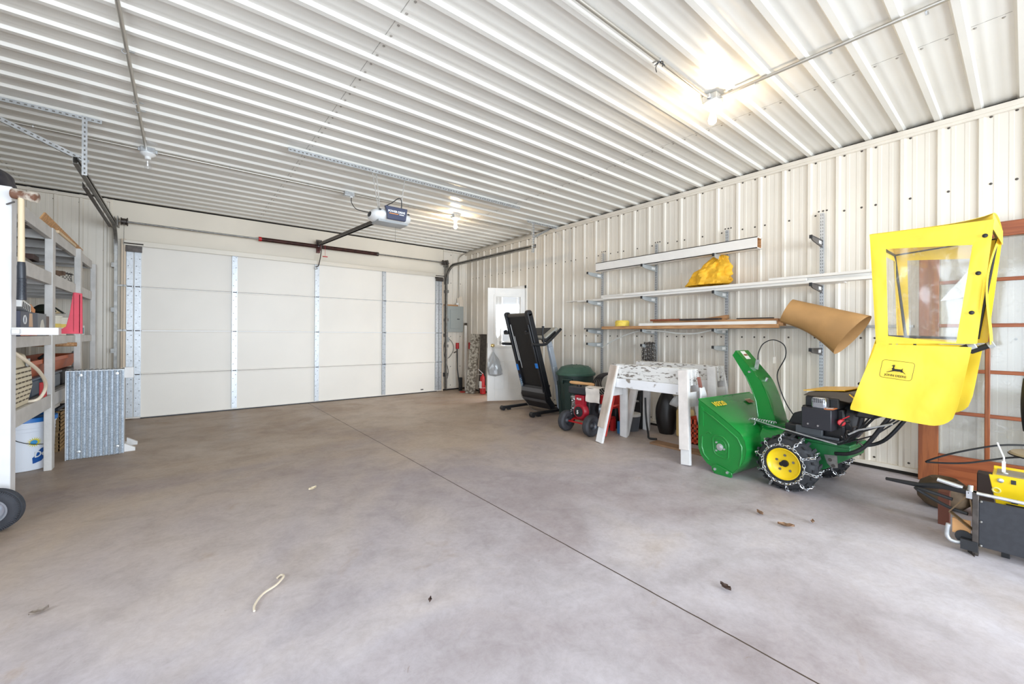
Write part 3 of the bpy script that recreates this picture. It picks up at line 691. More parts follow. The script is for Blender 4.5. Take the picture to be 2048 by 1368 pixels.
# third level
slab('metal_strip', mat('grey_metal_strip', (150, 150, 148), .4, .3), 4.84, 4.925, .60, 4.08, 1.278, 1.300, 'long grey metal strip at the bottom of the timber shelf', 'metal strip')
g = 'timber pieces on third level'
slab('timber_board', WOOD, 4.60, 4.635, 1.53, 3.72, 1.279, 1.318, 'brown timber board along the front edge of third level', 'timber', g)
slab('timber_board', WOOD, 4.64, 4.72, 1.50, 3.10, 1.3005, 1.345, 'pale timber board behind the front one', 'timber', g)
slab('timber_board', BOARDW, 4.60, 4.63, 1.55, 3.12, 1.3185, 1.352, 'white painted board lying on the brown timber', 'timber', g)
slab('timber_board', WOOD, 4.65, 4.74, 1.55, 2.95, 1.3455, 1.375, 'tan timber board, upper one of the pile', 'timber', g)
g = 'dark plank pieces'
slab('flooring_plank', mat('reddish_brown_plank', (138, 76, 52), .45, 0, .15, 8), 4.62, 4.70, 2.58, 2.97, 1.3755, 1.398, 'reddish brown flooring plank, left of two on timber pile', 'plank', g)
slab('flooring_plank', mat('dark_plank', (62, 54, 52), .45, 0, .2, 8), 4.62, 4.70, 2.12, 2.575, 1.3755, 1.395, 'dark brown flooring plank, right of two on timber pile', 'plank', g)
slab('wood_wedge', WOOD, 4.72, 4.80, 2.10, 2.45, 1.377, 1.385, 'thin tan wood wedge tilted over the dark plank', 'wood strip', None, .001, 0.0)
solo(MB().prism([(0, 0), (.36, 0), (0, .045)], (4.76, 2.08, 1.3855), (0, 1, 0), (0, 0, 1), -.03, .03), 'wood_offcut', WOOD, 'tan triangular wood offcut at the right end of planks', 'wood strip')
slab('flooring_plank', mat('black_strip', (50, 46, 46), .5), 4.66, 4.70, 1.60, 1.95, 1.3755, 1.388, 'thin black strip near the cardboard roll', 'plank')
# yellow roll
slab('metal_strip', mat('grey_metal_strip', (150, 150, 148), .4, .3), 4.64, 4.80, 3.12, 4.08, 1.278, 1.300, 'short grey metal strip sticking out left under the yellow roll', 'metal strip')
t = thing('tape_roll', 'small yellow roll standing on the grey metal strip', 'roll', (4.73, 3.47, 1.30))
MB().lathe([(.03, 0), (.085, 0), (.098, .02), (.094, .05), (.098, .075), (.085, .098), (.03, .098)], (4.73, 3.47, 1.3005), n=26, cap=False).build('winding', mat('yellow_tape', (238, 210, 90), .6, 0, .1, 20, bump=.4, bscale=50), t)
# cardboard roll: rolled sheet lofted between two rings
c0 = Vector((4.64, 1.47, 1.442)); c1 = Vector((4.69, .975, 1.205)); ax = (c1-c0).normalized()
ux = ax.cross(Vector((0, 0, 1))).normalized(); uz = ux.cross(ax).normalized()
if uz.z < 0: uz = -uz
def roll(u, v):
    a = -.9+u*2*pi*1.22; rr = (.128+.060*v-.014*u); sq = .85-.30*v
    sag = .040*sin(pi*v)*(.5-.5*sin(a))
    return c0.lerp(c1, v)+ux*cos(a)*rr*sq+uz*(sin(a)*rr*(1+.15*v)+sag)+ax*(.05*v*cos(a-2.2))
solo(MB().grid(roll, 70, 10, .003, (0, 0, .6)), 'cardboard_roll', KRAFT, 'large rolled sheet of brown cardboard tilted down to the right', 'cardboard roll', smooth=50)
# drooping strip
solo(MB().tube(smoothpath([(4.72, 3.80, 1.02), (4.70, 3.6, 1.12), (4.68, 3.3, 1.225), (4.67, 3.05, 1.262), (4.67, 2.8, 1.245), (4.67, 2.6, 1.222), (4.67, 2.4, 1.225), (4.67, 2.2, 1.262), (4.68, 2.05, 1.268)], 6), .009, 8), 'flexible_strip', mat('pale_plastic_strip', (214, 214, 208), .5), 'pale flexible strip drooping in a wave under the timber shelf', 'plastic strip')
# hanging chains
def chain_links(mb, pts, pitch, w_, r, n=10, m=5, twist0=0):
    P = [Vector(q) for q in pts]; L_ = 0; seg = []
    cum = [0]
    for i in range(len(P)-1): cum.append(cum[-1]+(P[i+1]-P[i]).length)
    k = max(1, int(round(cum[-1]/pitch)))
    for j in range(k):
        s0 = cum[-1]*(j+.5)/k; i = 0
        while i < len(cum)-2 and cum[i+1] < s0: i += 1
        q = P[i].lerp(P[i+1], (s0-cum[i])/max(1e-6, cum[i+1]-cum[i])); d = (P[i+1]-P[i]).normalized()
        a = d.orthogonal().normalized(); b = d.cross(a)
        tw = (twist0+(j % 2)*pi/2+.25); s_ = a*cos(tw)+b*sin(tw)
        mb.tube([q+d*cos(2*pi*t_/n)*(pitch*.68)+s_*sin(2*pi*t_/n)*w_ for t_ in range(n)], r, m, closed=True)
    return mb
mb = MB(); mb.use(mat('dark_chain', (120, 116, 112), .35, .8))
random.seed(3)
for k in range(13):
    x = 4.66+.016*k+random.uniform(-.006, .006); dy = random.uniform(.012, .03)
    lo = .66+random.uniform(0, .05)
    pts = [(x, 3.068-dy, lo+.02), (x+.004, 3.068-dy-.012, .9), (x, 3.068-dy, 1.08), (x, 3.068, 1.10), (x+.003, 3.068+dy, 1.08), (x-.004, 3.068+dy+.01, .88), (x, 3.068+dy, lo)]
    chain_links(mb, pts, .026, .011, .0034, 8, 4, k)
mb2 = MB(); chain_links(mb2, [(4.605, 3.068, 1.085), (4.605, 3.068, .84)], .028, .009, .0028)
t = thing('hanging_chain', 'bundle of dark chains looped over the second upright bracket', 'chain', (4.76, 3.068, .66))
mb.build('chain_bundle', None, t); mb2.build('single_chain', DSTEEL, t)

# ================================================================== CORNER BY THE PANEL
t = thing('electrical_panel', 'grey electrical breaker panel on the wall right of garage door', 'electrical panel', (4.615, 7.72, 1.245))
PG = mat('grey_panel_paint', (168, 174, 172), .35, .1)
MB().box(4.40, 4.83, 7.70, YD-.005, 1.245, 1.80).build('enclosure', PG, t, bevel=.004)
dd = MB().box(4.50, 4.735, 7.69, 7.70, 1.32, 1.725).build('panel_door', PG, t, bevel=.003)
MB().box(4.665, 4.725, 7.684, 7.691, 1.515, 1.53).build('latch', BLACKM, dd)
slab('wood_strip', WOOD, 4.375, 4.70, 7.71, 7.77, 1.801, 1.832, 'short wooden strip lying on top of the electrical panel', 'wood strip')
solo(MB().box(4.655, 4.705, 7.70, 7.74, 1.8325, 1.876), 'small_box', WHITEP, 'small white box on the wooden strip above the panel', 'box', bevel=.003)
mb = MB().add([(4.70, 7.70, 1.802), (4.84, 7.72, 1.802), (4.80, 7.76, 2.0), (4.69, 7.76, 1.99)], [(0, 1, 2, 3)]).add([(4.735, 7.69, 1.802), (4.845, 7.705, 1.802), (4.795, 7.75, 2.03), (4.72, 7.75, 2.02)], [(0, 1, 2, 3)])
for v in list(mb.v): pass
mb = MB()
for k, (a, b, h) in enumerate(((4.705, 4.80, .19), (4.74, 4.84, .215))):
    mb.prism([(a, 0), (b, 0), (b-.045, h), (a-.02, h-.02)], (0, 7.735-.016*k, 1.802), (1, 0, 0), (0, 0, 1), -.003, .003)
solo(mb, 'paper_stack', mat('cream_paper', (232, 220, 204), .8), 'folded cream papers propped on top of the electrical panel', 'papers')
t = thing('power_cable', 'thin black cable looped on the wall below electrical panel', 'cable', (4.5, 7.75, .2))
MB().tube(smoothpath([(4.47, 7.76, 1.12), (4.41, 7.755, 1.05), (4.375, 7.75, .9), (4.40, 7.75, .70), (4.455, 7.75, .55), (4.49, 7.75, .40), (4.47, 7.75, .27), (4.40, 7.755, .15)], 6), .005, 6).build('cable', BLACKM, t)
MB().tube(smoothpath([(4.47, 7.76, 1.12), (4.56, 7.755, 1.05), (4.62, 7.755, .93), (4.60, 7.755, .82), (4.53, 7.752, .72), (4.475, 7.75, .68)], 6), .005, 6).build('cable', BLACKM, t)
solo(MB().box(4.45, 4.51, 7.75, YD-.003, 1.03, 1.13).box(4.47, 4.49, 7.77, 7.78, 1.13, 1.245), 'wall_outlet', GREYP, 'small grey outlet under the electrical panel', 'outlet', bevel=.003)
solo(MB().box(4.375, 4.395, 7.74, 7.768, 1.14, 1.21), 'door_button', BLACKM, 'small black wall button beside the right door track', 'button', bevel=.003)
solo(MB().cyl((4.37, 7.71, .34), (4.44, 7.70, .34), .018, n=12).box(4.345, 4.38, 7.70, 7.765, .30, .38), 'safety_sensor', BLACKM, 'black door safety sensor low beside the right track', 'sensor')
# leaning long things
solo(MB().bar((4.735, 7.42, 0.003), (4.86, 7.66, 1.39), .055, .035), 'white_post', BOARDW, 'tall narrow white post leaning in corner beside the panel', 'post', bevel=.003)
solo(MB().bar((4.87, 7.67, 1.392), (4.873, 7.675, 1.44), .05, .04), 'post_cap', DSTEEL, 'dark cap on tip of the white leaning post', 'cap')
t = thing('garden_shears', 'black and red long-handled tool leaning behind the white post', 'tool', (4.72, 7.52, 0))
MB().tube([(4.66, 7.55, .02), (4.66, 7.66, .45), (4.70, 7.74, .95)], .013, 8).box(4.63, 4.69, 7.50, 7.56, 0.0, .28).build('shaft', BLACKM, t, bevel=.003)
MB().tube([(4.66, 7.72, .82), (4.60, 7.70, .80)], .012, 8).build('side_grip', BLACKM, t)
MB().cyl((4.70, 7.73, .88), (4.705, 7.74, 1.01), .035, n=14).build('red_head', RED, t)
solo(MB().bar((4.83, 7.26, .003), (4.90, 7.40, .98), .05, .02), 'wood_stake', WOOD, 'brown wooden stake leaning right of the white post', 'stake')
solo(MB().cyl((4.885, 7.52, .88), (4.89, 7.53, 1.02), .033, n=14).tube([(4.88, 7.47, .0), (4.887, 7.52, .88)], .012, 6), 'red_handled_tool', RED, 'red-headed hand tool leaning behind the brown stake', 'tool')
def leanplank(x0, y0, x1, y1, top, w_, th_, m, label, nm_='leaning_plank'):
    return solo(MB().bar((x0, y0, .003), (x1, y1, top), w_, th_, (-.7, -.7, 0)), nm_, m, label, 'plank', 'planks leaning in the corner', bevel=.002)
leanplank(4.58, 7.03, 4.82, 7.20, 1.20, .19, .04, MOTTLE, 'broad mottled grey plank leaning against right wall near corner')
leanplank(4.80, 6.94, 4.88, 7.0, 1.20, .13, .030, mat('dark_old_plank', (58, 52, 46), .85, 0, .3, 20), 'dark plank leaning directly right of the mottled plank')
solo(MB().box(4.52, 4.60, 7.25, 7.33, 0, .018), 'red_scrap', RED, 'small red scrap on floor at the foot of the white post', 'scrap')
t = thing('fire_extinguisher', 'red fire extinguisher on floor beside the entry door', 'fire extinguisher', (4.75, 6.83, 0))
b_ = MB().lathe([(.045, 0), (.058, .008), (.058, .30), (.048, .345), (.022, .37), (.018, .39), (.018, .41)], (4.75, 6.83, 0), n=24).build('cylinder_body', RED, t)
MB().box(4.688, 4.6935, 6.79, 6.87, .12, .26).build('label_panel', WHITEP, b_)
MB().torus((4.75, 6.83, .13), (0, 0, 1), .0585, .003, 24, 6).build('bracket_band', GALVL, t)
MB().bar((4.75, 6.83, .41), (4.70, 6.93, .50), .016, .006).bar((4.75, 6.83, .40), (4.69, 6.95, .385), .016, .006).build('lever', WHITEP, t)
MB().tube(smoothpath([(4.75, 6.80, .40), (4.765, 6.77, .38), (4.77, 6.765, .30), (4.77, 6.768, .18)], 5), .009, 8).build('hose', BLACKM, t)
# ================================================================== SNOW BLOWER  (local frame: x forward, y left/near side, z up)
th = radians(6); SO = Vector((4.023, 1.139, 0))
SM = Matrix.Translation(SO) @ Matrix(((sin(th), -cos(th), 0, 0), (cos(th), sin(th), 0, 0), (0, 0, 1, 0), (0, 0, 0, 1)))
sb = thing('snow_blower', 'green two-stage snow blower with chained tyres and yellow cab', 'snow blower', SO)
def S(): return MB(SM)
LAT = .431
out = [(.669, .617), (.674, .565), (.674, .195), (.650, .130), (.591, .068), (.529, .040), (.44, .022), (.374, .030), (.306, .101), (.265, .171), (.250, .258), (.262, .331), (.299, .385), (.40, .455), (.520, .530)]
hs = S()
hs.prism(out, (0, LAT, 0), (1, 0, 0), (0, 0, 1), -.003, .003)
hs.prism(out, (0, -LAT, 0), (1, 0, 0), (0, 0, 1), -.003, .003)
top = [(.674, .622), (.520, .534), (.40, .459), (.299, .389), (.262, .333), (.248, .258), (.263, .170), (.306, .099), (.372, .030)]
n_ = len(top)
sk = []
for a, z in top: sk.append((a, z))
vs = []; fs = []
for i, (a, z) in enumerate(top):
    dxx, dz = (top[min(i+1, n_-1)][0]-top[max(i-1, 0)][0], top[min(i+1, n_-1)][1]-top[max(i-1, 0)][1]); l_ = sqrt(dxx*dxx+dz*dz); nx, nz_ = dz/l_, -dxx/l_
    vs += [(a, -LAT-.004, z), (a, LAT+.004, z), (a+nx*.004, LAT+.004, z+nz_*.004), (a+nx*.004, -LAT-.004, z+nz_*.004)]
for i in range(n_-1):
    for j in range(4): fs.append((4*i+j, 4*i+(j+1) % 4, 4*i+4+(j+1) % 4, 4*i+4+j))
fs += [(3, 2, 1, 0), tuple(4*(n_-1)+j for j in range(4))]
hs.add(vs, fs)
hs.bar((.672, -LAT, .62), (.672, LAT, .62), .012, .02)
housing = hs.build('auger_housing', JDG, sb, smooth=30)
# pressed ridges on side plate
def inset(k, cx=.46, cz=.26): return [(cx+(a-cx)*k, cz+(z-cz)*k) for a, z in out]
e = S()
def ridge(pts, r=.006, closed=False):
    e.tube([(a, LAT+.003, z) for a, z in pts], r, 8, closed=closed)
ridge([(.635, .30), (.64, .20), (.615, .14), (.57, .10)], .008)
ridge([(.30, .12), (.285, .20), (.285, .28), (.32, .345), (.44, .425), (.53, .48), (.62, .53), (.645, .52), (.645, .44)], .007)
ridge([(.60, .33), (.575, .35), (.55, .335)], .006)
loop = [(.535, .30), (.525, .20), (.50, .165), (.44, .15), (.40, .155), (.395, .20), (.395, .27), (.415, .305), (.455, .33), (.51, .33)]
ridge(smoothpath(loop+[loop[0]], 3)[:-1], .006, True)
lp2 = [(.515, .27), (.51, .215), (.485, .19), (.44, .18), (.42, .19), (.415, .24), (.43, .285), (.465, .30), (.50, .295)]
ridge(smoothpath(lp2+[lp2[0]], 3)[:-1], .004, True)
e.prism([(.62, .39), (.655, .39), (.655, .56), (.645, .565), (.625, .55)], (0, LAT, 0), (1, 0, 0), (0, 0, 1), -.012, -.002)
e.build('pressed_ridge', JDG, housing, smooth=60)
e = S()
e.lathe([(.03, 0), (.03, .006), (.012, .01), (.012, .014)], (.47, LAT+.003, .237), (0, 1, 0), 18)
for dx_, dz_ in ((-.04, -.01), (.03, -.035), (.03, .035)): e.cyl((.47+dx_, LAT+.003, .237+dz_), (.47+dx_, LAT+.012, .237+dz_), .008, n=8)
e.build('auger_bearing', GALVL, housing)
# skid shoe
e = S().prism([(.54, .055), (.50, .085), (.46, .075), (.36, .045), (.355, .015), (.40, .0), (.50, .0), (.535, .02)], (0, LAT+.006, 0), (1, 0, 0), (0, 0, 1), -.010, .0)
e.box(.37, .52, LAT-.02, LAT+.014, 0, .008)
e.build('skid_shoe', JDG, sb, bevel=.003)
e = S()
for a in (.505, .395): e.cyl((a, LAT+.015, .04), (a, LAT+.026, .04), .011, n=8)
e.build('skid_bolt', GALVL, sb)
S().prism([(.54, .055), (.36, .045), (.355, .015), (.40, .0), (.50, .0), (.535, .02)], (0, -LAT-.006, 0), (1, 0, 0), (0, 0, 1), .0, .010).build('skid_shoe', JDG, sb)
# auger inside
e = S(); e.cyl((.47, -LAT, .237), (.47, LAT, .237), .02, n=12)
for s in (-1, 1):
    for k in range(40):
        a0, a1 = k/40*4*pi, (k+1)/40*4*pi; y0, y1 = s*(.06+.35*k/40), s*(.06+.35*(k+1)/40)
        P = [(.47+r*cos(a), y, .237+r*sin(a)) for r, a, y in ((.10, a0, y0), (.17, a0, y0), (.17, a1, y1), (.10, a1, y1))]
        e.add(P+[(p[0], p[1]+.004, p[2]) for p in P], [(0, 1, 2, 3), (7, 6, 5, 4), (0, 4, 5, 1), (2, 6, 7, 3), (1, 5, 6, 2), (0, 3, 7, 4)])
e.build('auger', DSTEEL, sb)
# impeller drum and neck
e = S(); e.lathe([(.20, 0), (.20, .17), (.17, .18)], (.27, 0, .25), (-1, 0, 0), 36); e.lathe([(.155, .0), (.125, .05), (.112, .09), (.112, .13)], (.235, 0, .30), (0, 0, 1), 32)
e.build('impeller_housing', JDG, sb, smooth=50)
S().lathe([(.125, 0), (.138, .004), (.138, .012), (.112, .014)], (.235, 0, .430), (0, 0, 1), 36).build('chute_ring', JDGD, sb)
# labels on slope
d_ = Vector((.520-.299, 0, .534-.389)).normalized()
uxs = SM.to_3x3() @ Vector((0, -1, 0)); uys = SM.to_3x3() @ Vector((.8619, 0, .507))
pt = SM @ Vector((.555, .27, .5675)); nn = uxs.cross(uys); pt = pt+nn*.004
text('10320', .078, pt, uxs, uys, YELP, housing, 'model_number', .0006, bold=.0012)
def plate(name, c, sx_, sy_, m, par, off=.001):
    c = SM @ Vector(c); q = MB().obox(c+nn*off, (uxs, uys, nn), sx_, sy_, .0006); return q.build(name, m, par)
plate('warning_sticker', (.555, -.21, .5675), .05, .022, mat('brown_label', (140, 96, 70), .5), housing, .0048)
plate('warning_sticker', (.58, -.215, .582), .045, .006, mat('tan_label', (196, 180, 150), .5), housing, .0055)
# chute
cw = .10
L_ = [(.324, .440), (.326, .496), (.344, .621), (.380, .725), (.434, .839)]; Rr = [(.184, .440), (.190, .504), (.243, .67), (.302, .805), (.381, .902)]
e = S()
poly = L_+Rr[::-1]
for s in (-1, 1): e.prism(poly, (0, s*cw, 0), (1, 0, 0), (0, 0, 1), -.002, .002)
RR = [tuple(q) for q in smoothpath([(a, 0, b) for a, b in Rr], 5)]
vs = []; fs = []
for i, (a, _, z) in enumerate(RR): vs += [(a, -cw-.002, z), (a, cw+.002, z), (a-.004, cw+.002, z+.001), (a-.004, -cw-.002, z+.001)]
for i in range(len(RR)-1):
    for j in range(4): fs.append((4*i+j, 4*i+(j+1) % 4, 4*i+4+(j+1) % 4, 4*i+4+j))
fs += [(3, 2, 1, 0), tuple(4*(len(RR)-1)+j for j in range(4))]
e.add(vs, fs)
for s in (-1, 1): e.tube([(a-.004, s*(cw+.001), b) for a, b in L_], .005, 6)
e.cyl((.255, 0, .435), (.255, 0, .448), .118, n=30)
chute = e.build('chute', JDG, sb, smooth=40)
e = S(); tip = [(.434, .839), (.548, 1.019), (.519, 1.063), (.381, .902)]
for s in (-1, 1): e.prism(tip, (0, s*(cw+.004), 0), (1, 0, 0), (0, 0, 1), -.002, .002)
e.obox(((.381+.519)/2, 0, (.902+1.063)/2), ((.138, 0, .161), (0, 1, 0), (-.161, 0, .138)), .106, cw+.006, .002)
cap = e.build('chute_deflector', JDG, sb, smooth=30)
e = S().obox((.480, .01, 1.022), ((.138, 0, .161), (0, 1, 0), (-.161, 0, .138)), .045, .036, .0006); e.build('white_sticker', WHITEP, cap)
e = S().obox((.479, .01, 1.0235), ((.138, 0, .161), (0, 1, 0), (-.161, 0, .138)), .010, .028, .0008); e.build('sticker_print', mat('brown_label', (140, 96, 70)), cap)
e = S().bar((.375, .03, .90), (.36, .03, .985), .03, .012).cyl((.395, .104, .878), (.395, .114, .878), .010, n=10).cyl((.300, .02, .80), (.285, .02, .83), .012, n=8); e.build('deflector_bracket', GALVL, cap)
S().tube(smoothpath([(.36, .03, .985), (.355, .03, 1.05), (.32, .02, 1.13), (.24, .01, 1.165), (.16, .0, 1.12), (.15, .0, 1.02), (.22, -.02, .88), (.21, -.03, .76), (.15, -.04, .60), (.06, -.05, .47)], 6), .0045, 6).build('control_cable', BLACKM, sb)
e = S().box(.234, .236, -.015, .025, .96, 1.015).tube([(.24, .01, 1.165), (.235, .005, 1.01)], .0012, 4); e.build('paper_tag', WHITEP, sb)
# chute crank rod
e = S().tube([(.36, .16, .475), (.20, .20, .46), (-.05, .27, .445), (-.32, .30, .42)], .0055, 6); e.build('crank_rod', GALVL, sb)
hx = [(.34-.19*k/60+.0, .160+.011*cos(k*1.0), .473+.011*sin(k*1.0)) for k in range(61)]
S().tube(hx, .004, 5).torus((.36, .13, .44), (0, 1, .2), .03, .005, 14, 6, 0, 4.5).build('worm_coil', GALVL, sb)
# tractor body
e = S().prism([(.06, .16), (-.15, .165), (-.20, .185), (-.345, .30), (-.36, .375), (.06, .375)], (0, 0, 0), (1, 0, 0), (0, 0, 1), -.165, .14); e.box(-.36, -.02, -.15, .178, .375, .40)
body = e.build('transmission_case', mat('body_green', (30, 96, 52), .35, 0, .15, 8), sb, bevel=.006)
S().prism([(-.20, .30), (-.28, .31), (-.285, .22), (-.25, .21), (-.22, .24)], (0, .168, 0), (1, 0, 0), (0, 0, 1), -.012, .0).build('lever_plate', STEEL, body)
e = S()
for a, z in ((-.24, .27), (-.26, .23), (-.13, .20), (-.05, .33)): e.cyl((a, .165, z), (a, .188, z), .013, n=8)
e.build('bolt', DSTEEL, body)
S().box(-.30, .08, -.20, .20, .40, .425).box(-.02, .10, -.12, .12, .33, .48).prism([(-.06, .43), (.13, .43), (.07, .56), (-.02, .60)], (0, -.06, 0), (1, 0, 0), (0, 0, 1), -.10, .10).build('belt_cover', BLACKM, sb, bevel=.01)
eng = S().box(-.32, -.04, -.22, .16, .425, .655).build('engine', mat('engine_black', (24, 24, 27), .35, 0, .3, 14), sb, bevel=.012)
e = S().box(-.282, -.088, .17, .285, .500, .658); e.build('muffler_guard', mat('heater_box_black', (38, 38, 44), .42), eng, bevel=.006)
e = S()
for a, z in ((-.135, .535), (-.20, .53)): e.cyl((a, .285, z), (a, .291, z), .007, n=8)
e.build('guard_screw', CHROME, eng)
mf = S().box(-.248, -.150, .205, .282, .655, .740).build('muffler', mat('polished_muffler', (190, 196, 206), .22, .85), eng, bevel=.018, seg=3)
e = S()
for i in range(7):
    for j in range(3): e.box(-.240+i*.012, -.233+i*.012, .2822, .2832, .703+j*.011, .710+j*.011)
e.build('muffler_slots', BLACKM, mf)
S().obox((-.262, .235, .662), ((1, 0, -.1), (0, 1, 0), (.1, 0, 1)), .028, .045, .004).build('hot_sticker', mat('orange_label', (206, 120, 70), .5), eng)
S().obox((-.262, .25, .667), ((1, 0, -.1), (0, 1, 0), (.1, 0, 1)), .018, .018, .0012).build('sticker_print', WHITEP, eng)
# engine shroud: yellow top plate
e = S(); e.prism([(-.06, .735), (-.10, .765), (-.24, .785), (-.36, .79), (-.42, .76), (-.36, .715), (-.20, .735)], (0, 0, 0), (1, 0, 0), (0, 0, 1), -.19, .20)
hd = e.build('engine_hood', mat('hood_dark_trim', (92, 82, 70), .4), eng, bevel=.004)
e = S(); e.obox((-.20, -.01, .788), ((-1, 0, .10), (0, 1, 0), (.10, 0, 1)), .135, .205, .003).obox((-.385, -.01, .755), ((-.7, 0, -.6), (0, 1, 0), (-.6, 0, .7)), .035, .205, .004)
e.build('yellow_hood_stripe', mat('hood_yellow', (244, 190, 50), .35), hd)
S().box(-.30, -.08, -.18, .20, .655, .735).build('engine_cowl', BLACKM, eng, bevel=.01)
e = S(); e.lathe([(.125, 0), (.13, .03), (.12, .06), (.05, .075), (.03, .08)], (-.30, .02, .56), (-1, 0, 0), 28)
e.build('recoil_housing', BLACKM, eng)
e = S(); e.lathe([(.022, 0), (.025, .008), (.020, .018), (.008, .02)], (-.315, .20, .565), (-.3, 1, .1), 14); e.tube([(-.32, .20, .59), (-.36, .19, .62)], .004, 6)
e.build('primer_knob', mat('red_knob', (210, 40, 50), .35), eng)
e = S(); 
random.seed(11)
for k in range(14):
    a = Vector((-.30-random.random()*.12, .10+random.random()*.14, .44+random.random()*.14)); b = a+Vector((random.uniform(-.07, .07), random.uniform(-.04, .04), random.uniform(-.06, .06)))
    e.tube(smoothpath([a, (a+b)/2+Vector((0, .02, .015)), b], 3), .005, 5)
e.build('linkage', DSTEEL, eng)
S().box(-.20, -.02, .19, .215, .44, .50).box(-.30, -.02, .19, .20, .425, .445).build('side_bracket', mat('grey_bracket_dark', (84, 88, 92), .45, .4), sb, bevel=.003)
# handles
for s in (1, -1):
    y = .235*s
    e = S().tube(smoothpath([(-.28, y*.85, .33), (-.38, y, .36), (-.47, y, .44), (-.60, y*1.1, .66), (-.80, y*1.15, 1.0), (-.85, y*1.15, 1.08), (-.93, y*1.15, 1.125)], 5), .0135, 10)
    h_ = e.build('handlebar', BLACK, sb)
    S().cyl((-.88, y*1.15, 1.10), (-.965, y*1.15, 1.145), .018, n=12).build('grip', BLACKM, h_)
    S().cyl((-.96, y*1.15, 1.143), (-.985, y*1.15, 1.155), .022, n=14).build('grip_end', GREYP, h_)
for pa, pb, pr_ in (((-.36, .20, .43), (-.62, .20, .80), .009), ((-.34, .17, .42), (-.60, .17, .83), .007), ((-.40, -.1, .42), (-.66, -.1, .85), .007)): S().tube([pa, pb], pr_, 6).build('control_rod', BLACK, sb)
e = S()
e.tube(smoothpath([(-.34, .24, .43), (-.40, .26, .50), (-.50, .27, .56), (-.62, .26, .64), (-.66, .25, .74)], 4), .006, 6); e.build('control_rod', BLACK, sb)
S().tube([(-.30, .22, .40), (-.52, .24, .52), (-.70, .24, .70)], .005, 5).build('control_rod', BLACK, sb)
S().tube([(-.38, .27, .50), (-.44, .275, .545), (-.62, .28, .62)], .006, 6).build('bright_rod', GALVL, sb)
e = S().prism([(-.39, .62), (-.44, .72), (-.60, .80), (-.62, .70), (-.50, .62)], (0, 0, 0), (1, 0, 0), (0, 0, 1), -.20, .20); e.box(-.75, -.50, -.26, .26, .80, .83)
e.build('control_panel', BLACKM, sb, bevel=.01)
S().tube([(-.40, .16, .50), (-.44, .165, .70), (-.47, .17, .76)], .018, 8).build('fuel_hose', BLACKM, sb)
# wheels
def wheel(y, s, name='wheel'):
    R = .205; w_ = .15
    pr = [(.115, -w_/2+.005), (.150, -w_/2), (.185, -w_/2+.012), (R-.006, -w_/2+.03), (R, 0), (R-.006, w_/2-.03), (.185, w_/2-.012), (.150, w_/2), (.115, w_/2-.005)]
    ty = S().lathe(pr, (0, y, R), (0, 1, 0), 44, cap=False)
    for k in range(22):
        a = 2*pi*k/22
        for sg in (-1, 1):
            c = (cos(a+sg*.06)*(R-.001), y+sg*.034, R+sin(a+sg*.06)*(R-.001))
            ty.obox(c, ((-sin(a), 0, cos(a)), (0, 1, .25*sg), (cos(a), 0, sin(a))), .011, .032, .006)
    ty = ty.build('wheel', RUBBER, sb, smooth=35)
    o_ = s*w_/2
    rm = S().lathe([(.118, o_*.95), (.122, o_*1.0), (.116, o_*1.02), (.106, o_*.80), (.088, o_*.62), (.05, o_*.52), (.035, o_*.5), (.001, o_*.5)], (0, y, R), (0, 1, 0), 36, cap=False).build('rim', YELP, ty, smooth=50)
    e = S().cyl((0, y, R), (0, y+o_*.72, R), .026, n=14).cyl((.022, y, R-.008), (.022, y+o_*.76, R-.008), .016, n=12)
    e.build('hub', BLACK, rm)
    for k in range(5):
        a = 2*pi*k/5+.3; S().cyl((cos(a)*.062, y+o_*.5, R+sin(a)*.062), (cos(a)*.062, y+o_*.62, R+sin(a)*.062), .010, n=8).build('lug_bolt', STEEL, rm)
    ch = S()
    for sd in (1, -1):
        ring = [(cos(a)*.148, y+sd*(w_/2+.008), R+sin(a)*.148) for a in [2*pi*i/48 for i in range(49)]]
        chain_links(ch, ring, .024, .0085, .0031, 8, 5)
    for k in range(10):
        a = 2*pi*k/10+.15
        pts = []
        for i in range(13):
            t_ = -1+2*i/12; rr = .150+(R+.011-.150)*min(1, (1-abs(t_))*3.2)**.7; aa = a+.05*sin(t_*3)
            z_ = R+sin(aa)*rr
            pts.append((cos(aa)*rr, y+t_*(w_/2+.008), max(z_, .004)))
        chain_links(ch, pts, .025, .0095, .0034, 8, 5)
    ch.build('tyre_chain', CHROME, ty)
wheel(.295, 1); wheel(-.295, -1)
S().cyl((0, -.29, .205), (0, .29, .205), .016, n=12).build('axle', DSTEEL, sb)
# ---- cab
FAB = YEL
def Q(name, corners, m, par, nu=14, nv=14, wr=.006, th_=.0018, seed=0.0, sg=1):
    """quad patch in local coords with cloth wrinkles; corners: 00,10,11,01"""
    a, b, c, d = [Vector(q) for q in corners]; nrm = (b-a).cross(d-a).normalized()
    nrm = (SM.to_3x3() @ nrm)
    def f(u, v):
        p = a*(1-u)*(1-v)+b*u*(1-v)+c*u*v+d*(1-u)*v
        e_ = min(1.0, 6*u, 6*(1-u), 6*v, 6*(1-v)) if wr else 0
        n1 = noise.noise(p*3.1+Vector((seed, 0, 0)))+.5*noise.noise(p*8+Vector((0, seed, 0)))
        return p+Vector((0, 1, 0))*n1*wr*e_ if abs(nrm.z) < .7 else p+Vector((0, 0, 1))*n1*wr*e_
    return MB(SM).grid(f, nu, nv, th_, (0, 1, 0) if abs((b-a).cross(d-a).normalized().y) > .5 else ((1, 0, 0) if abs((b-a).cross(d-a).normalized().x) > .5 else (0, 0, 1)))
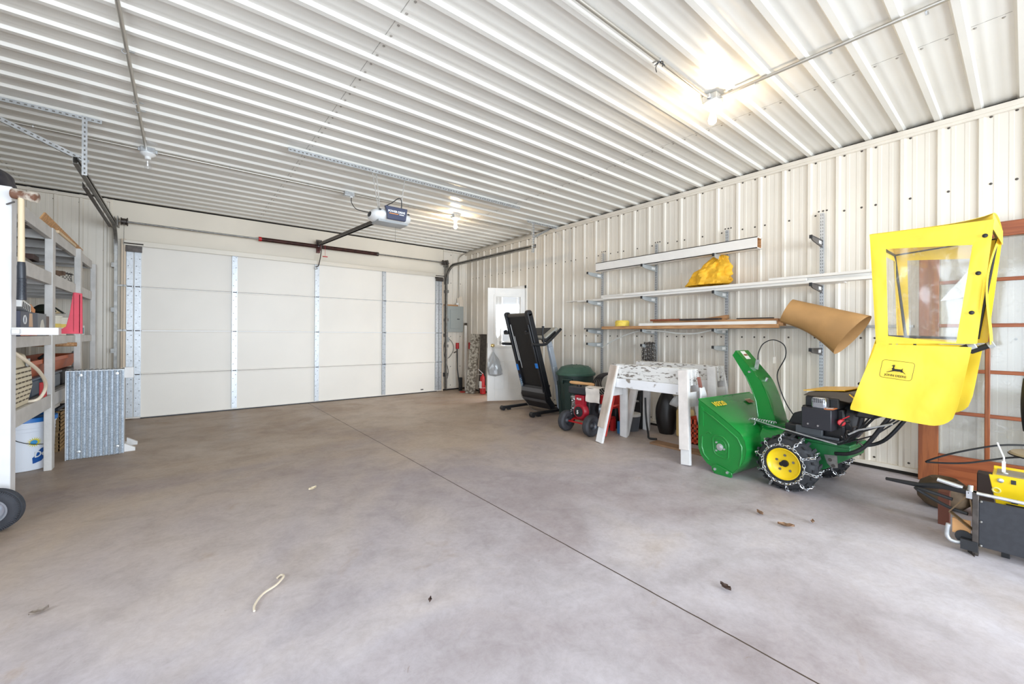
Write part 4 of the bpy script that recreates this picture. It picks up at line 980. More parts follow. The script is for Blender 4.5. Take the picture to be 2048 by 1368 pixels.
def merge(lst):
    r = MB()
    for q in lst:
        n = len(r.v); r.v += q.v; r.f += [tuple(n+i for i in f) for f in q.f]; r.mi += q.mi
    return r
cab = S()
cab = None
YN = .345; YFR = -.32
TL, TR = (-.515, 1.885), (-1.068, 1.862)
WTL, WTR, WBR, WBL = (-.600, 1.775), (-.985, 1.733), (-.922, 1.163), (-.613, 1.203)
LM, SR = (-.552, 1.150), (-1.005, 1.160)
P3 = lambda q, y: (q[0], y, q[1])
def side(y, s, dx_=0.0, full=True):
    D = lambda q: (q[0]+dx_, y, q[1])
    parts = [Q('', (D(TL), D(TR), D(WTR), D(WTL)), FAB, None, 20, 6, .006, seed=s), Q('', (D(TL), D(WTL), D(WBL), D(LM)), FAB, None, 5, 24, .006, seed=s+2),
             Q('', (D(WTR), D(TR), D(SR), D(WBR)), FAB, None, 6, 24, .010, seed=s+5), Q('', (D(WBL), D(WBR), D(SR), D(LM)), FAB, None, 20, 3, .004, seed=s+7)]
    return merge(parts)
near = side(YN, 0.0).build('cab_side', FAB, sb, smooth=60)
far = side(YFR, 20.0, .055).build('cab_side', FAB, sb, smooth=60)
VIN = clear('clear_vinyl', (.97, .97, .95), .10, .05, .08, scratch=.22)
MB(SM).grid(lambda u, v: (Vector(P3(WTL, YN))*(1-u)*(1-v)+Vector(P3(WTR, YN))*u*(1-v)+Vector(P3(WBR, YN))*u*v+Vector(P3(WBL, YN))*(1-u)*v+Vector((0, .004*noise.noise(Vector((u*4, v*4, 0))), 0))), 16, 16).build('cab_window', VIN, near, smooth=80)
MB(SM).grid(lambda u, v: (Vector((WTL[0]+.055, YFR, WTL[1]))*(1-u)*(1-v)+Vector((WTR[0]+.055, YFR, WTR[1]))*u*(1-v)+Vector((WBR[0]+.055, YFR, WBR[1]))*u*v+Vector((WBL[0]+.055, YFR, WBL[1]))*(1-u)*v), 4, 4).build('cab_window', VIN, far, smooth=80)
# skirts
def skirt(y, s, dx_):
    # outline: rows from top (v=0) to bottom (v=1)
    def f(u, v):
        zt = 1.150+.010*(-u) ; xl = -.552+.127*min(1, v*1.05)**1.1; 
        xr = -.985+.050*v
        zb = .695-.038*sin(pi*min(1, u*1.1)*.5)
        # rounded rear-bottom corner
        if u > .76: zb += .13*(1-sqrt(max(0, 1-((u-.76)/.24)**2)))
        x = xl+(xr-xl)*u; z = zt+(zb-zt)*v
        n1 = noise.noise(Vector((x*3, z*3, s)))*.026+noise.noise(Vector((x*8+z*3, z*4, s+3)))*.013
        return (x+dx_, y+n1*min(1, v*4)+.02*v*(1 if y > 0 else -1), z)
    return MB(SM).grid(f, 26, 24, .002, (0, 1, 0))
sk1 = skirt(YN+.002, 1.0, 0.0).build('cab_skirt', FAB, sb, smooth=60)
sk2 = skirt(YFR, 9.0, .055).build('cab_skirt', FAB, sb, smooth=60)
# front panel with window, roof, rear hem
fr = merge([Q('', (P3(TL, YN), (TL[0]+.055, YFR, TL[1]), (TL[0]+.03, YFR, 1.77), (TL[0]-.02, YN, 1.77)), FAB, None, 14, 4, 0, seed=3),
            Q('', ((-.535, YN, 1.77), (-.532, YN-.06, 1.77), (-.553, YN-.06, 1.15), (-.556, YN, 1.15)), FAB, None, 2, 14, 0, seed=3),
            Q('', ((-.49, YFR+.06, 1.77), (-.485, YFR, 1.77), (-.50, YFR, 1.15), (-.505, YFR+.06, 1.15)), FAB, None, 2, 14, 0, seed=4),
            Q('', ((-.556, YN, 1.20), (-.50, YFR, 1.20), (-.36, YFR, .72), (-.425, YN, .70)), FAB, None, 14, 10, .0, seed=6)])
fp = fr.build('cab_front', FAB, sb, smooth=60)
MB(SM).grid(lambda u, v: (-.533+.045*u-.02*v, YN-.05+(YFR-YN+.10)*u, 1.775-.58*v), 6, 6).build('cab_window', VIN, fp)
rf = MB(SM).grid(lambda u, v: (TL[0]+.055*v+(TR[0]-TL[0])*u, YN+(YFR-YN)*v, 1.887-.024*u+.03*sin(pi*v)*(.3+.7*u)+.035*(u**6)*(1-v)**.0), 14, 14, .002, (0, 0, 1)).build('cab_roof', FAB, sb, smooth=60)
rh = merge([MB(SM).grid(lambda u, v: (-1.066+.062*v+.005, YN-.035*u, 1.865-.70*v), 3, 14, .002, (1, 0, 0)), MB(SM).grid(lambda u, v: (-1.012+.062*v+.03*sin(pi*v*1.3), YFR+.09*u, 1.87-.72*v), 3, 18, .002, (1, 0, 0)),
            MB(SM).grid(lambda u, v: (-1.066+.05*u+.002, YN+(YFR-YN)*u, 1.90-.09*v), 12, 3, .002, (1, 0, 0))])
rh.build('rear_hem', FAB, sb, smooth=60)
e = S()
for y, dx_ in ((YN-.03, 0), (YFR+.03, .055)):
    e.tube([(-.60+dx_, y, 1.20), (-.535+dx_, y, 1.82), (-1.05+dx_, y, 1.85), (-.965+dx_, y, 1.19), (-.60+dx_, y, 1.20)], .0095, 8)
e.tube([(-.535, YN-.03, 1.82), (-.48, YFR+.03, 1.82)], .009, 8).tube([(-1.05, YN-.03, 1.85), (-.995, YFR+.03, 1.85)], .009, 8)
for y in (.26, -.26): e.tube([(-.60, y, 1.20), (-.62, y, .80)], .009, 8)
e.build('cab_frame', BLACK, sb)
for a, z in ((-1.035, 1.775), (-1.01, 1.565), (-.985, 1.34), (-.47, .875), (-.455, .785)): S().lathe([(.012, 0), (.011, .004), (.004, .006)], (a, YN+.006+.006, z), (0, 1, 0), 12).build('snap_button', BLACK, sb)
# emblem on near skirt: frame, leaping deer and name
LX = -.665; LZ = .985
uxl = SM.to_3x3() @ Vector((-1, 0, .0)); uyl = Vector((0, 0, 1)); nl = uxl.cross(uyl)
if nl.dot(SM.to_3x3() @ Vector((0, 1, 0))) < 0: pass
og = SM @ Vector((LX, YN+.034, LZ))
INK = mat('emblem_ink', (34, 32, 20), .6)
emb = MB(); w2, h2, r2 = .078, .058, .016
fr_ = []
for cx_, cz_, a0 in ((w2-r2, h2-r2, 0), (-w2+r2, h2-r2, 90), (-w2+r2, -h2+r2, 180), (w2-r2, -h2+r2, 270)):
    for k in range(5): a = radians(a0+k*22.5); fr_.append((cx_+r2*cos(a), cz_+r2*sin(a)))
fr_ = [(a+b*.16, b) for a, b in fr_]
E2 = lambda a, b: og+uxl*a+uyl*(b-.10*a)
emb.tube([E2(a, b) for a, b in fr_], .0012, 5, closed=True)
deer = [(-.024, .006), (-.021, -.004), (-.013, -.009), (.004, -.009), (.016, -.008), (.022, -.012), (.030, -.011), (.037, -.018), (.044, -.021), (.037, -.013), (.031, -.006), (.028, -.002), (.028, .006), (.031, .014), (.027, .013), (.024, .007), (-.010, .006), (-.012, .014), (-.009, .024), (-.004, .026), (-.010, .028), (-.009, .036), (-.013, .029), (-.019, .034), (-.017, .028), (-.024, .025), (-.024, .022), (-.017, .021), (-.019, .012)]
leg_ = [(-.020, -.004), (-.034, -.012), (-.050, -.020), (-.050, -.023), (-.030, -.015), (-.012, -.009)]
for pl in (deer, leg_):
    k = len(pl); emb.add([E2(a, b)+nl*.0 for a, b in pl]+[E2(a, b)+nl*.0012 for a, b in pl], [tuple(range(k))[::-1], tuple(range(k, 2*k))]+[(i, (i+1) % k, k+(i+1) % k, k+i) for i in range(k)])
emb.build('emblem', INK, sk1)
text('JOHN DEERE', .0185, E2(-.008, -.044), (uxl-uyl*.10).normalized(), (uyl+uxl*.10).normalized(), INK, sk1, 'brand_lettering', .0006, bold=.0003)
# ================================================================== TREADMILL
t = thing('treadmill', 'black folded treadmill standing upright beside the green bin', 'treadmill', (4.3, 4.82, 0))
yn, yf = 4.515, 5.085
xt, xb, zt, zb = 3.955, 4.375, 1.505, .20
D0 = Vector((xb, 0, zb)); dd_ = Vector((xt-xb, 0, zt-zb)); dl = dd_.length; du = dd_.normalized(); dn_ = Vector((-du.z, 0, du.x))   # dn_ towards -x (room side)
if dn_.x > 0: dn_ = -dn_
def TP(s, y, n): return D0+du*s+Vector((0, y, 0))+dn_*n
def tbox(mb, s0, s1, y0, y1, n0, n1): return mb.obox((TP(s0, y0, n0)+TP(s1, y1, n1))/2, (du, (0, 1, 0), dn_), (s1-s0)/2, (y1-y0)/2, abs(n1-n0)/2)
BLK2 = mat('treadmill_black', (30, 31, 35), .42, 0, .15, 6)
tbox(MB(), .10, dl-.03, yn+.07, yf-.05, -.045, .0).build('running_belt', mat('belt_black', (24, 24, 26), .6, 0, .1, 20), t, bevel=.01)
mb = tbox(MB(), .04, dl, yn, yn+.075, -.06, .035); mb.cyl(TP(dl, yn, -.012), TP(dl, yn+.075, -.012), .048, n=16); tbox(mb, .04, dl-.15, yn+.02, yn+.05, .035, .06)
mb.build('side_rail', BLK2, t, bevel=.01)
mb = tbox(MB(), .04, dl, yf-.045, yf, -.06, .03); mb.cyl(TP(dl-.01, yf-.06, -.012), TP(dl-.01, yf, -.012), .045, n=16); mb.build('side_rail', BLK2, t, bevel=.008)
MB().cyl(TP(dl-.025, yn+.07, -.02), TP(dl-.025, yf-.04, -.02), .03, n=16).build('rear_roller', mat('roller_grey', (74, 70, 66), .5), t)
mb = MB()
for a, b in ((.62, dl-.16),): tbox(mb, a, b, yf-.075, yf-.066, .0, .006); tbox(mb, .50, dl-.35, yf-.105, yf-.098, .0, .004)
mb.build('white_edge_strip', WHITEP, t)
BLU = mat('blue_decal', (40, 130, 220), .4)
mb = tbox(MB(), .08, .40, yf-.06, yf-.005, .030, .033); decal = mb.build('side_decal', mat('dark_blue_decal', (36, 62, 96), .4), t)
ctr = TP(.24, yf-.032, .034)
text('WESLO', .060, ctr-Vector((0, 0.0, 0))+Vector((0, .018, 0)), -du, Vector((0, -1, 0)), mat('pale_blue_letters', (176, 206, 228), .4), decal, bold=.001)
MB().obox(TP(.52, yf-.03, .034), (du, (0, 1, 0), dn_), .05, .022, .003).build('blue_decal', BLU, t)
MB().obox(TP(.58, yn+.045, .062), (du, (0, 1, 0), dn_), .038, .028, .004).build('blue_decal', BLU, t, bevel=.003)
for (y0, y1) in ((yn+.03, yn+.14), (yf-.02, yf+.08)):
    mb = MB().obox(TP(dl-.28, (y0+y1)/2, .03), (du, (0, 1, 0), dn_), .025, (y1-y0)/2, .03); mb.cyl(TP(dl-.25, (y0+y1)/2, .03), TP(dl-.25, (y0+y1)/2, .085), .016, n=10)
    mb.build('rear_foot', BLACK, t, bevel=.008)
hd_ = MB().grid(lambda u, v: (TP(.22-.36*u, yn+.01+(yf-yn-.02)*v, .015+.055*sin(pi*min(1, u*1.15)))), 12, 6, -.10, dn_).build('motor_hood', mat('hood_black', (34, 34, 37), .4), t, smooth=50)
mb = MB()
for s in (.19, .03): mb.grid(lambda u, v, s=s: TP(s-.055*u, yn+.02+(yf-yn-.04)*v, .018+.055*sin(pi*min(1, ((.22-s+.055*u)/.36)*1.15))+.002), 4, 4, .002, dn_)
mb.build('grey_band', mat('hood_grey', (92, 92, 94), .45), hd_, smooth=50)
mb = MB()
for y in (4.475, 5.175):
    mb = MB().bar((3.97, y, .045), (4.62, y, .05), .05, .045); mb.build('base_leg', BLK2, t, bevel=.01)
    MB().cyl((3.985, y-.032, .04), (3.985, y+.032, .04), .036, n=16).build('base_wheel', BLACKM, t); MB().box(4.08, 4.13, y-.028, y+.028, 0, .03).build('base_pad', BLACKM, t)
MB().bar((4.52, 4.475, .06), (4.52, 5.175, .06), .05, .05).build('cross_bar', BLK2, t)
SIL = mat('silver_upright', (176, 184, 194), .35, .3)
for y in (4.475, 5.175):
    mb = MB(); up_ = [(4.56, y, .06), (4.50, y, .45), (4.42, y, .72), (4.33, y, 1.02), (4.30, y, 1.10)]
    for a, b in zip(up_, up_[1:]): mb.bar(a, b, .05, .085, (1, 0, 0))
    mb.build('upright', SIL, t, bevel=.006)
    MB().tube(smoothpath([(3.96, y-.015, 1.055), (4.10, y-.015, 1.050), (4.22, y-.015, 1.055), (4.30, y-.015, 1.10), (4.44, y-.01, 1.20), (4.56, y, 1.285)], 4), .021, 10).build('handrail', BLACKM, t)
cs = MB(); csu = Vector((.26, 0, .17)).normalized(); csn = Vector((-.17, 0, .26)).normalized()
cs.obox((4.42, 4.825, 1.215), (csu, (0, 1, 0), csn), .15, .31, .028)
cs = cs.build('console', mat('console_grey', (170, 168, 160), .4), t, bevel=.02)
MB().obox(Vector((4.43, 4.825, 1.222))+csn*.03, (csu, (0, 1, 0), csn), .10, .20, .006).build('display_panel', BLACKM, cs, bevel=.004)
for yy in (4.54, 5.11): MB().obox((4.37, yy, 1.17), (csu, (0, 1, 0), csn), .13, .045, .02).build('tray', BLACKM, cs, bevel=.008)
MB().tube([(4.23, 4.50, 1.07), (4.20, 4.50, 1.22), (4.21, 4.50, 1.31)], .014, 8).cyl((4.21, 4.50, 1.30), (4.212, 4.50, 1.325), .02, n=10).build('upper_grip', BLACKM, t)
MB().tube(smoothpath([(4.27, 5.02, .42), (4.20, 4.98, .25), (4.19, 4.85, .16), (4.20, 4.72, .06), (4.24, 4.66, .04)], 5), .004, 5).build('power_cord', STEEL, t)

# ================================================================== BIN
t = thing('trash_can', 'large dark green plastic trash can with domed lid', 'trash can', (4.54, 4.15, 0))
C_ = (4.54, 4.15, 0)
mb = MB().lathe([(.215, 0), (.225, .01), (.262, .60), (.270, .602), (.270, .63), (.262, .632)], C_, n=40, cap=True)
for k in range(8):
    a = 2*pi*k/8+.3; r0, r1 = .222, .262
    mb.bar((C_[0]+cos(a)*r0, C_[1]+sin(a)*r0, .03), (C_[0]+cos(a)*r1, C_[1]+sin(a)*r1, .52), .09, .014, (cos(a), sin(a), 0))
body_ = mb.build('bin_body', BGREEN, t, smooth=50)
mb = MB().lathe([(.287, .615), (.290, .622), (.290, .650), (.272, .655), (.262, .662), (.215, .725), (.12, .755), (.001, .762)], C_, n=44)
for k in range(6):
    a = 2*pi*k/6+.5
    mb.bar((C_[0]+cos(a)*.06, C_[1]+sin(a)*.06, .760), (C_[0]+cos(a)*.20, C_[1]+sin(a)*.20, .735), .014, .008)
mb.build('lid', LGREEN, t, smooth=50)
for a in (radians(198), radians(18)):
    d = Vector((cos(a), sin(a), 0)); tt = Vector((-sin(a), cos(a), 0))
    MB().obox(Vector(C_)+d*.275+Vector((0, 0, .565)), (d, tt, (0, 0, 1)), .022, .075, .012).obox(Vector(C_)+d*.275+tt*.07+Vector((0, 0, .535)), (d, tt, (0, 0, 1)), .022, .008, .035).obox(Vector(C_)+d*.275-tt*.07+Vector((0, 0, .535)), (d, tt, (0, 0, 1)), .022, .008, .035).build('side_handle', BGREEN, t, bevel=.005)

# ================================================================== PRESSURE WASHER / ENGINE CART
t = thing('engine_cart', 'red petrol pressure washer on two black pneumatic wheels', 'pressure washer', (3.95, 3.40, 0))
for y, sgn in ((3.60, 1), (3.205, -1)):
    w_ = MB().lathe([(.060, -.040), (.10, -.045), (.122, -.030), (.130, 0), (.122, .030), (.10, .045), (.060, .040)], (3.78, y, .130), (0, 1, 0), 32, cap=False)
    w_ = w_.build('wheel', mat('cart_tyre', (54, 54, 58), .7, 0, .12, 30), t)
    MB().lathe([(.062, -.03), (.066, -.034), (.04, -.018), (.018, -.04), (.001, -.042)], (3.78, y, .130), (0, 1, 0), 22, cap=False).lathe([(.062, .03), (.04, .018), (.018, .03), (.001, .032)], (3.78, y, .130), (0, 1, 0), 22, cap=False).build('rim', mat('rim_dark', (70, 72, 78), .4, .4), w_)
    MB().cyl((3.78, y-.055, .13), (3.78, y+.03, .13), .009, n=10).build('axle_nut', CHROME, w_)
MB().tube([(3.78, 3.22, .13), (3.78, 3.58, .13)], .011, 8).tube([(3.80, 3.26, .13), (3.85, 3.26, .155), (4.30, 3.26, .155)], .014, 8).tube([(3.80, 3.54, .13), (3.85, 3.54, .155), (4.30, 3.54, .155)], .014, 8).tube([(4.30, 3.26, .155), (4.30, 3.54, .155)], .014, 8).box(4.22, 4.27, 3.22, 3.27, 0, .15).box(4.22, 4.27, 3.53, 3.58, 0, .15).box(3.84, 4.28, 3.26, 3.54, .150, .165).build('cart_frame', RED, t)
en = MB().box(3.86, 4.08, 3.30, 3.56, .17, .46).build('engine_block', mat('engine_dark', (48, 46, 48), .45, .2, .3, 14), t, bevel=.012)
mb = MB().lathe([(.095, 0), (.105, .01), (.105, .05), (.085, .075), (.03, .078)], (3.86, 3.40, .265), (-1, 0, 0), 26)
mb.box(3.80, 3.88, 3.345, 3.48, .34, .46)
sh = mb.build('blower_shroud', mat('engine_red', (164, 28, 46), .35), en, smooth=40, bevel=.004)
MB().lathe([(.062, 0), (.062, .012), (.025, .02), (.001, .022)], (3.785, 3.40, .265), (-1, 0, 0), 22).build('recoil_cover', BLACKM, sh)
text('5', .06, (3.759, 3.40, .243), (0, -1, 0), (0, 0, 1), WHITEP, sh, bold=.002)
text('PLUS', .034, (3.798, 3.412, .405), (0, -1, 0), (0, 0, 1), WHITEP, sh, bold=.001)
MB().box(3.83, 4.02, 3.33, 3.62, .465, .555).build('fuel_tank', mat('tank_black', (52, 54, 60), .45), en, bevel=.012)
MB().cyl((3.90, 3.50, .555), (3.90, 3.50, .58), .03, n=14).build('tank_cap', BLACKM, en)
mb = MB().box(3.85, 3.87, 3.50, 3.58, .20, .44)
random.seed(5)
for k in range(10): mb.tube(smoothpath([(3.84, 3.50+random.random()*.08, .20+.024*k), (3.82, 3.52+random.random()*.05, .215+.024*k), (3.85, 3.58, .22+.02*k)], 3), .005, 5)
mb.build('carburettor', CHROME, en)
MB().cyl((3.98, 3.25, .30), (4.02, 3.18, .30), .06, n=18).box(4.08, 4.24, 3.32, 3.50, .17, .36).build('pump', mat('pump_metal', (130, 134, 138), .4, .6, .2, 18), t, bevel=.008)
MB().box(4.05, 4.26, 3.13, 3.30, .30, .46).build('red_cover', RED, t, bevel=.015)
t2 = MB().grid(lambda u, v: (3.80-.004*sin(9*v), 3.10+.21*u, .40+.165*v+.004*sin(7*u)), 8, 8, .006, (1, 0, 0)); t2.grid(lambda u, v: (3.80+.16*v, 3.10+.22*u, .567+.012*sin(pi*v)), 8, 6, .005, (0, 0, 1))
solo(t2, 'white_card', mat('stained_white_card', (236, 228, 220), .7, 0, .06, 8), 'stained white card draped over the red pressure washer', 'card', bevel=.004)
solo(MB().lathe([(.012, 0), (.02, .02), (.022, .10), (.018, .22), (.021, .30), (.014, .34)], (3.86, 3.62, .600), (.22, -1, -.02), 12), 'turned_wood', mat('varnished_handle', (214, 164, 112), .4), 'turned wooden handle lying on top of pressure washer', 'handle')
mb = MB()
for k in range(5):
    mb.torus((4.42+.012*k, 3.50-.015*k, .52+.006*k), (.85+.05*k, .5, .1*k-.2), .17-.006*k, .010, 34, 6)
solo(mb, 'hose_coil', mat('black_hose', (44, 38, 36), .5), 'coiled black hose standing behind the red pressure washer', 'hose')
solo(MB().box(4.34, 4.50, 3.27, 3.62, 0, .34), 'black_case', BLACKM, 'black case on floor behind the red pressure washer', 'case', bevel=.02)

# ================================================================== SAWHORSES
def sawhorse(xc, ya, yb, hgt, label, near):
    t = thing('sawhorse', label, 'sawhorse', (xc, (ya+yb)/2, 0), 0, 'white wooden sawhorses')
    MB().box(xc-.062, xc-.024, yb, ya, hgt-.155, hgt).build('side_board', PEEL, t, bevel=.003)
    MB().box(xc+.024, xc+.062, yb, ya, hgt-.155, hgt).build('side_board', PEEL, t, bevel=.003)
    MB().box(xc-.022, xc+.022, yb+.01, ya-.01, hgt-.10, hgt-.006).build('core_board', WHITEWOOD, t)
    lw = mat('white_lower_board', (236, 236, 238), .6, 0, col2=(150, 140, 130), scale=7, lo=.60, hi=.64)
    MB().bar((xc-.075, yb+.01, hgt-.205), (xc-.075, ya+.0, hgt-.205), .02, .10).build('lower_board', lw, t, bevel=.002)
    for y, s in ((ya, 1), (yb, -1)):
        for q in (-1, 1):
            wpaint = WHITEWOOD if not (near and s > 0 and q < 0) else WHITEWOOD
            a = Vector((xc+q*.078, y-s*.06, hgt-.01)); b = Vector((xc+q*.222, y+s*.04, .004))
            d = (b-a).normalized()
            MB().bar(a, b, .036, .088, (0, 1, 0)).build('leg', wpaint, t, bevel=.003)
            if near and q < 0:
                a2 = a+Vector((-.030, -.0, 0)); b2 = a2+(b-a)*(.80 if s > 0 else .84)
                MB().bar(a2, b2, .018, .092, (0, 1, 0)).build('leg_batten', OLDBOARD if s > 0 else mat('pale_batten', (222, 214, 208), .7, 0, .06, 9), t, bevel=.002)
        MB().prism([(-.115, 0), (.115, 0), (.09, .14), (-.09, .14)], (xc, y+s*.0-s*.012, hgt-.36), (1, 0, 0), (0, 0, 1), -.012, .012).build('gusset', WHITEWOOD, t, bevel=.002)
    return t
sawhorse(3.87, 2.93, 2.00, .875, 'peeling white sawhorse in front with brown batten on its leg', True)
sawhorse(4.38, 2.96, 1.98, .885, 'peeling white sawhorse standing behind the front one', False)
t = thing('paint_brush', 'paint brush with reddish tip hung at right end of front sawhorse', 'brush', (3.90, 1.97, .74))
MB().bar((3.86, 1.955, .80), (3.90, 1.955, .70), .03, .02).build('handle', mat('red_grey_handle', (150, 96, 84), .6), t, bevel=.003)
mb = MB()
for k in range(6): mb.tube(smoothpath([(3.895+.012*k, 1.955, .70), (3.90+.02*k, 1.95, .60), (3.905+.026*k, 1.955, .40+.008*k)], 4), .010, 7)
mb.build('bristles', WHITEP, t)
# things under the sawhorses
solo(MB().tube([(3.90, 3.09, .01), (4.02, 3.04, .56)], .016, 8).tube([(4.28, 3.14, .01), (4.06, 3.04, .56)], .016, 8).tube([(3.98, 3.05, .36), (4.14, 3.07, .36)], .012, 8).tube([(4.02, 3.04, .56), (4.06, 3.04, .56)], .016, 8), 'red_stand', mat('red_stand_paint', (204, 62, 52), .4), 'red steel A-shaped stand between pressure washer and sawhorse', 'stand')
t = thing('paint_tub', 'grey storage tub with white label and blue lid below sawhorse', 'tub', (4.42, 3.13, 0))
MB().lathe([(.10, 0), (.12, .18), (.125, .185)], (4.45, 3.13, 0), n=20).build('tub_body', mat('tub_grey', (96, 100, 108), .5), t)
MB().cyl((4.45, 3.13, .185), (4.45, 3.13, .215), .125, n=20).build('lid', WHITEP, t)
MB().box(4.322, 4.335, 3.09, 3.17, .05, .13).build('label_panel', WHITEP, t)
solo(MB().box(4.16, 4.27, 3.02, 3.12, 0, .15), 'blue_box', mat('blue_box', (60, 120, 170), .5), 'small blue box on floor behind the sawhorse legs', 'box', bevel=.006)
def blob(u, v):
    a = 2*pi*u; h = v; r = .125*(sin(pi*min(.98, .14+.84*h))**.45)
    r *= 1+.10*noise.noise(Vector((cos(a)*2, sin(a)*2, h*3)))
    return (4.66+cos(a)*r*.95, 2.76+sin(a)*r*1.0, .52*h)
solo(MB().grid(blob, 24, 16), 'black_bag', mat('black_bag', (26, 22, 20), .45, 0, .2, 8), 'tall black bag standing under the rear sawhorse against wall', 'bag', smooth=60)
t = thing('fuel_can', 'beige plastic jerry can under the sawhorse beside the orange crate', 'jerry can', (4.66, 2.50, 0))
MB().box(4.58, 4.74, 2.44, 2.60, 0, .33).build('can_body', mat('beige_can', (206, 176, 118), .5), t, bevel=.03, seg=3)
MB().cyl((4.64, 2.53, .33), (4.62, 2.54, .39), .025, n=14).build('cap', BLACKM, t)
MB().torus((4.68, 2.50, .345), (0, 1, 0), .05, .011, 16, 8, 0, pi).build('handle', mat('beige_can', (206, 176, 118)), t)
solo(MB().lathe([(.02, 0), (.05, .02), (.07, .09), (.068, .10), (.045, .025), (.015, .005)], (4.55, 2.52, .39), (-.4, .6, .5), 18), 'funnel', clear('funnel_white', (.9, .9, .9), .1, .6, .2), 'translucent funnel resting on the beige jerry can', 'funnel')
# crate
mb = MB(); x0, x1, y0, y1, h_ = 4.42, 4.72, 2.10, 2.40, .27
for z in (0, .055, .11, .165, .22):
    for q in ((x0, x0+.008, y0, y1), (x1-.008, x1, y0, y1), (x0, x1, y0, y0+.008), (x0, x1, y1-.008, y1)): mb.box(*q, z, z+.022 if z < .2 else h_)
for k in range(7):
    y = y0+(y1-y0)*k/6; mb.box(x0, x0+.009, y-.008, y+.008, 0, h_).box(x1-.009, x1, y-.008, y+.008, 0, h_)
    x = x0+(x1-x0)*k/6; mb.box(x-.008, x+.008, y0, y0+.009, 0, h_).box(x-.008, x+.008, y1-.009, y1, 0, h_)
mb.box(x0, x1, y0, y1, 0, .008)
solo(mb, 'milk_crate', mat('orange_crate', (196, 74, 40), .5), 'orange-red plastic crate under the right end of sawhorses', 'crate')
solo(MB().bar((4.00, 1.86, .01), (4.14, 1.86, .42), .10, .012, (0, 1, 0)), 'cream_sheet', mat('cream_panel', (208, 198, 180), .6), 'cream sheet leaning between the sawhorse and green blower', 'panel')
t = thing('cord_bundle', 'black bundle with cords hanging below the rear sawhorse', 'cords', (4.48, 2.94, 0))
MB().tube(smoothpath([(4.36, 2.86, .45), (4.34, 2.84, .28), (4.33, 2.82, .16), (4.24, 2.74, .06), (4.20, 2.70, .02), (4.26, 2.64, .012)], 5), .012, 7).build('cord', BLACKM, t)
MB().box(4.58, 4.70, 3.06, 3.20, .0, .50).build('bundle', BLACKM, t, bevel=.02)
text('OEM', .035, (4.577, 3.13, .34), (0, -1, 0), (0, 0, 1), WHITEP, t, 'lettering')
solo(MB().box(3.90, 4.05, 1.80, 1.86, 0, .04), 'green_bracket', mat('faded_green', (84, 140, 96), .5), 'faded green channel piece on floor left of the blower', 'bracket', bevel=.003)
slab('floor_board', mat('greybrown_board', (150, 116, 86), .7, 0, .1, 7), 4.05, 4.20, 1.93, 2.60, 0, .02, 'flat brown board on floor under the sawhorses', 'board')
# ================================================================== SHELF UNIT AT LEFT
t = thing('shelf_unit', 'grey painted timber shelving unit with four levels along left wall', 'shelf', (-1.25, 5.5, 0))
xf, xbk = -.83, -1.66
posts = [(4.02, .105, 2.115, -.829, .062), (5.28, .10, 2.10, -.856, .05), (6.34, .095, 2.09, -.826, .05), (7.38, .09, 2.06, -.829, .05)]
for y, dpt, zt_, xr_, wx_ in posts:
    MB().box(xr_-wx_, xr_, y, y+dpt, 0, zt_).build('post', GREYWOOD if y > 4.1 else mat('whiter_painted_post', (228, 228, 230), .55, 0, .04, 5, bump=.35, bscale=9), t, bevel=.004)
    MB().box(xbk, xbk+.076, y, y+.09, 0, 2.06).build('post', GREYWOOD, t, bevel=.003)
lev = [(2.0, 2.095), (1.605, 1.71), (1.088, 1.165), (.545, .658)]
for z0, z1 in lev:
    ys = [4.125, 5.28, 5.38, 6.34, 6.44, 7.38]
    for a, b in zip(ys[::2], ys[1::2]): MB().box(-.898, -.863, a, b, z0, z1).build('front_beam', GREYWOOD, t, bevel=.002)
    MB().box(xbk+.02, xbk+.058, 4.11, 7.38, z0, z1).build('back_beam', GREYWOOD, t)
    mb = MB(); n = 6
    for k in range(n):
        x0 = xbk+.06+(xf-.05-xbk-.06)*k/n; mb.box(x0+.004, x0+(xf-.05-xbk-.06)/n-.004, 4.10, 7.42, z1-.022, z1-.002)
    mb.build('deck', mat('dusty_deck_boards', (150, 146, 142), .75, 0, .1, 6), t)
    for y in (4.6, 5.3, 5.9, 6.4, 7.0): MB().box(xbk+.06, xf-.05, y, y+.04, z0, z1-.024).build('joist', GREYWOOD, t)
    MB().box(xbk+.06, xf-.05, 7.39, 7.43, z0, z1).build('end_beam', GREYWOOD, t)
    MB().box(xbk+.078, xf-.078, 4.05, 4.09, z0-.02, z1).build('end_beam', mat('whiter_painted_post', (228, 228, 230)), t, bevel=.003)
solo(MB().box(-.829, -.625, 4.02, 4.11, 1.178, 1.226).box(-.825, -.79, 4.00, 4.02, 1.185, 1.215), 'white_plank_end', WHITEWOOD, 'short white plank sticking out sideways from the front post', 'plank', bevel=.003)
mb = MB().prism([(0, 0), (.115, 0), (.115, .01), (.112, .28), (.080, .285), (.068, .285), (.052, .14), (.035, .05), (.0, .02)], (-.640, 4.112, 1.186), (1, 0, 0), (0, 0, 1), -.008, .0)
mb.box(-.5445, -.537, 4.112, 4.165, 1.19, 1.46).box(-.572, -.566, 4.112, 4.16, 1.20, 1.47)
solo(mb, 'red_plastic_guard', mat('dusty_red_plastic', (182, 48, 66), .6, 0, .1, 6), 'tall faded red plastic guard at end of the white plank', 'plastic guard', bevel=.002)
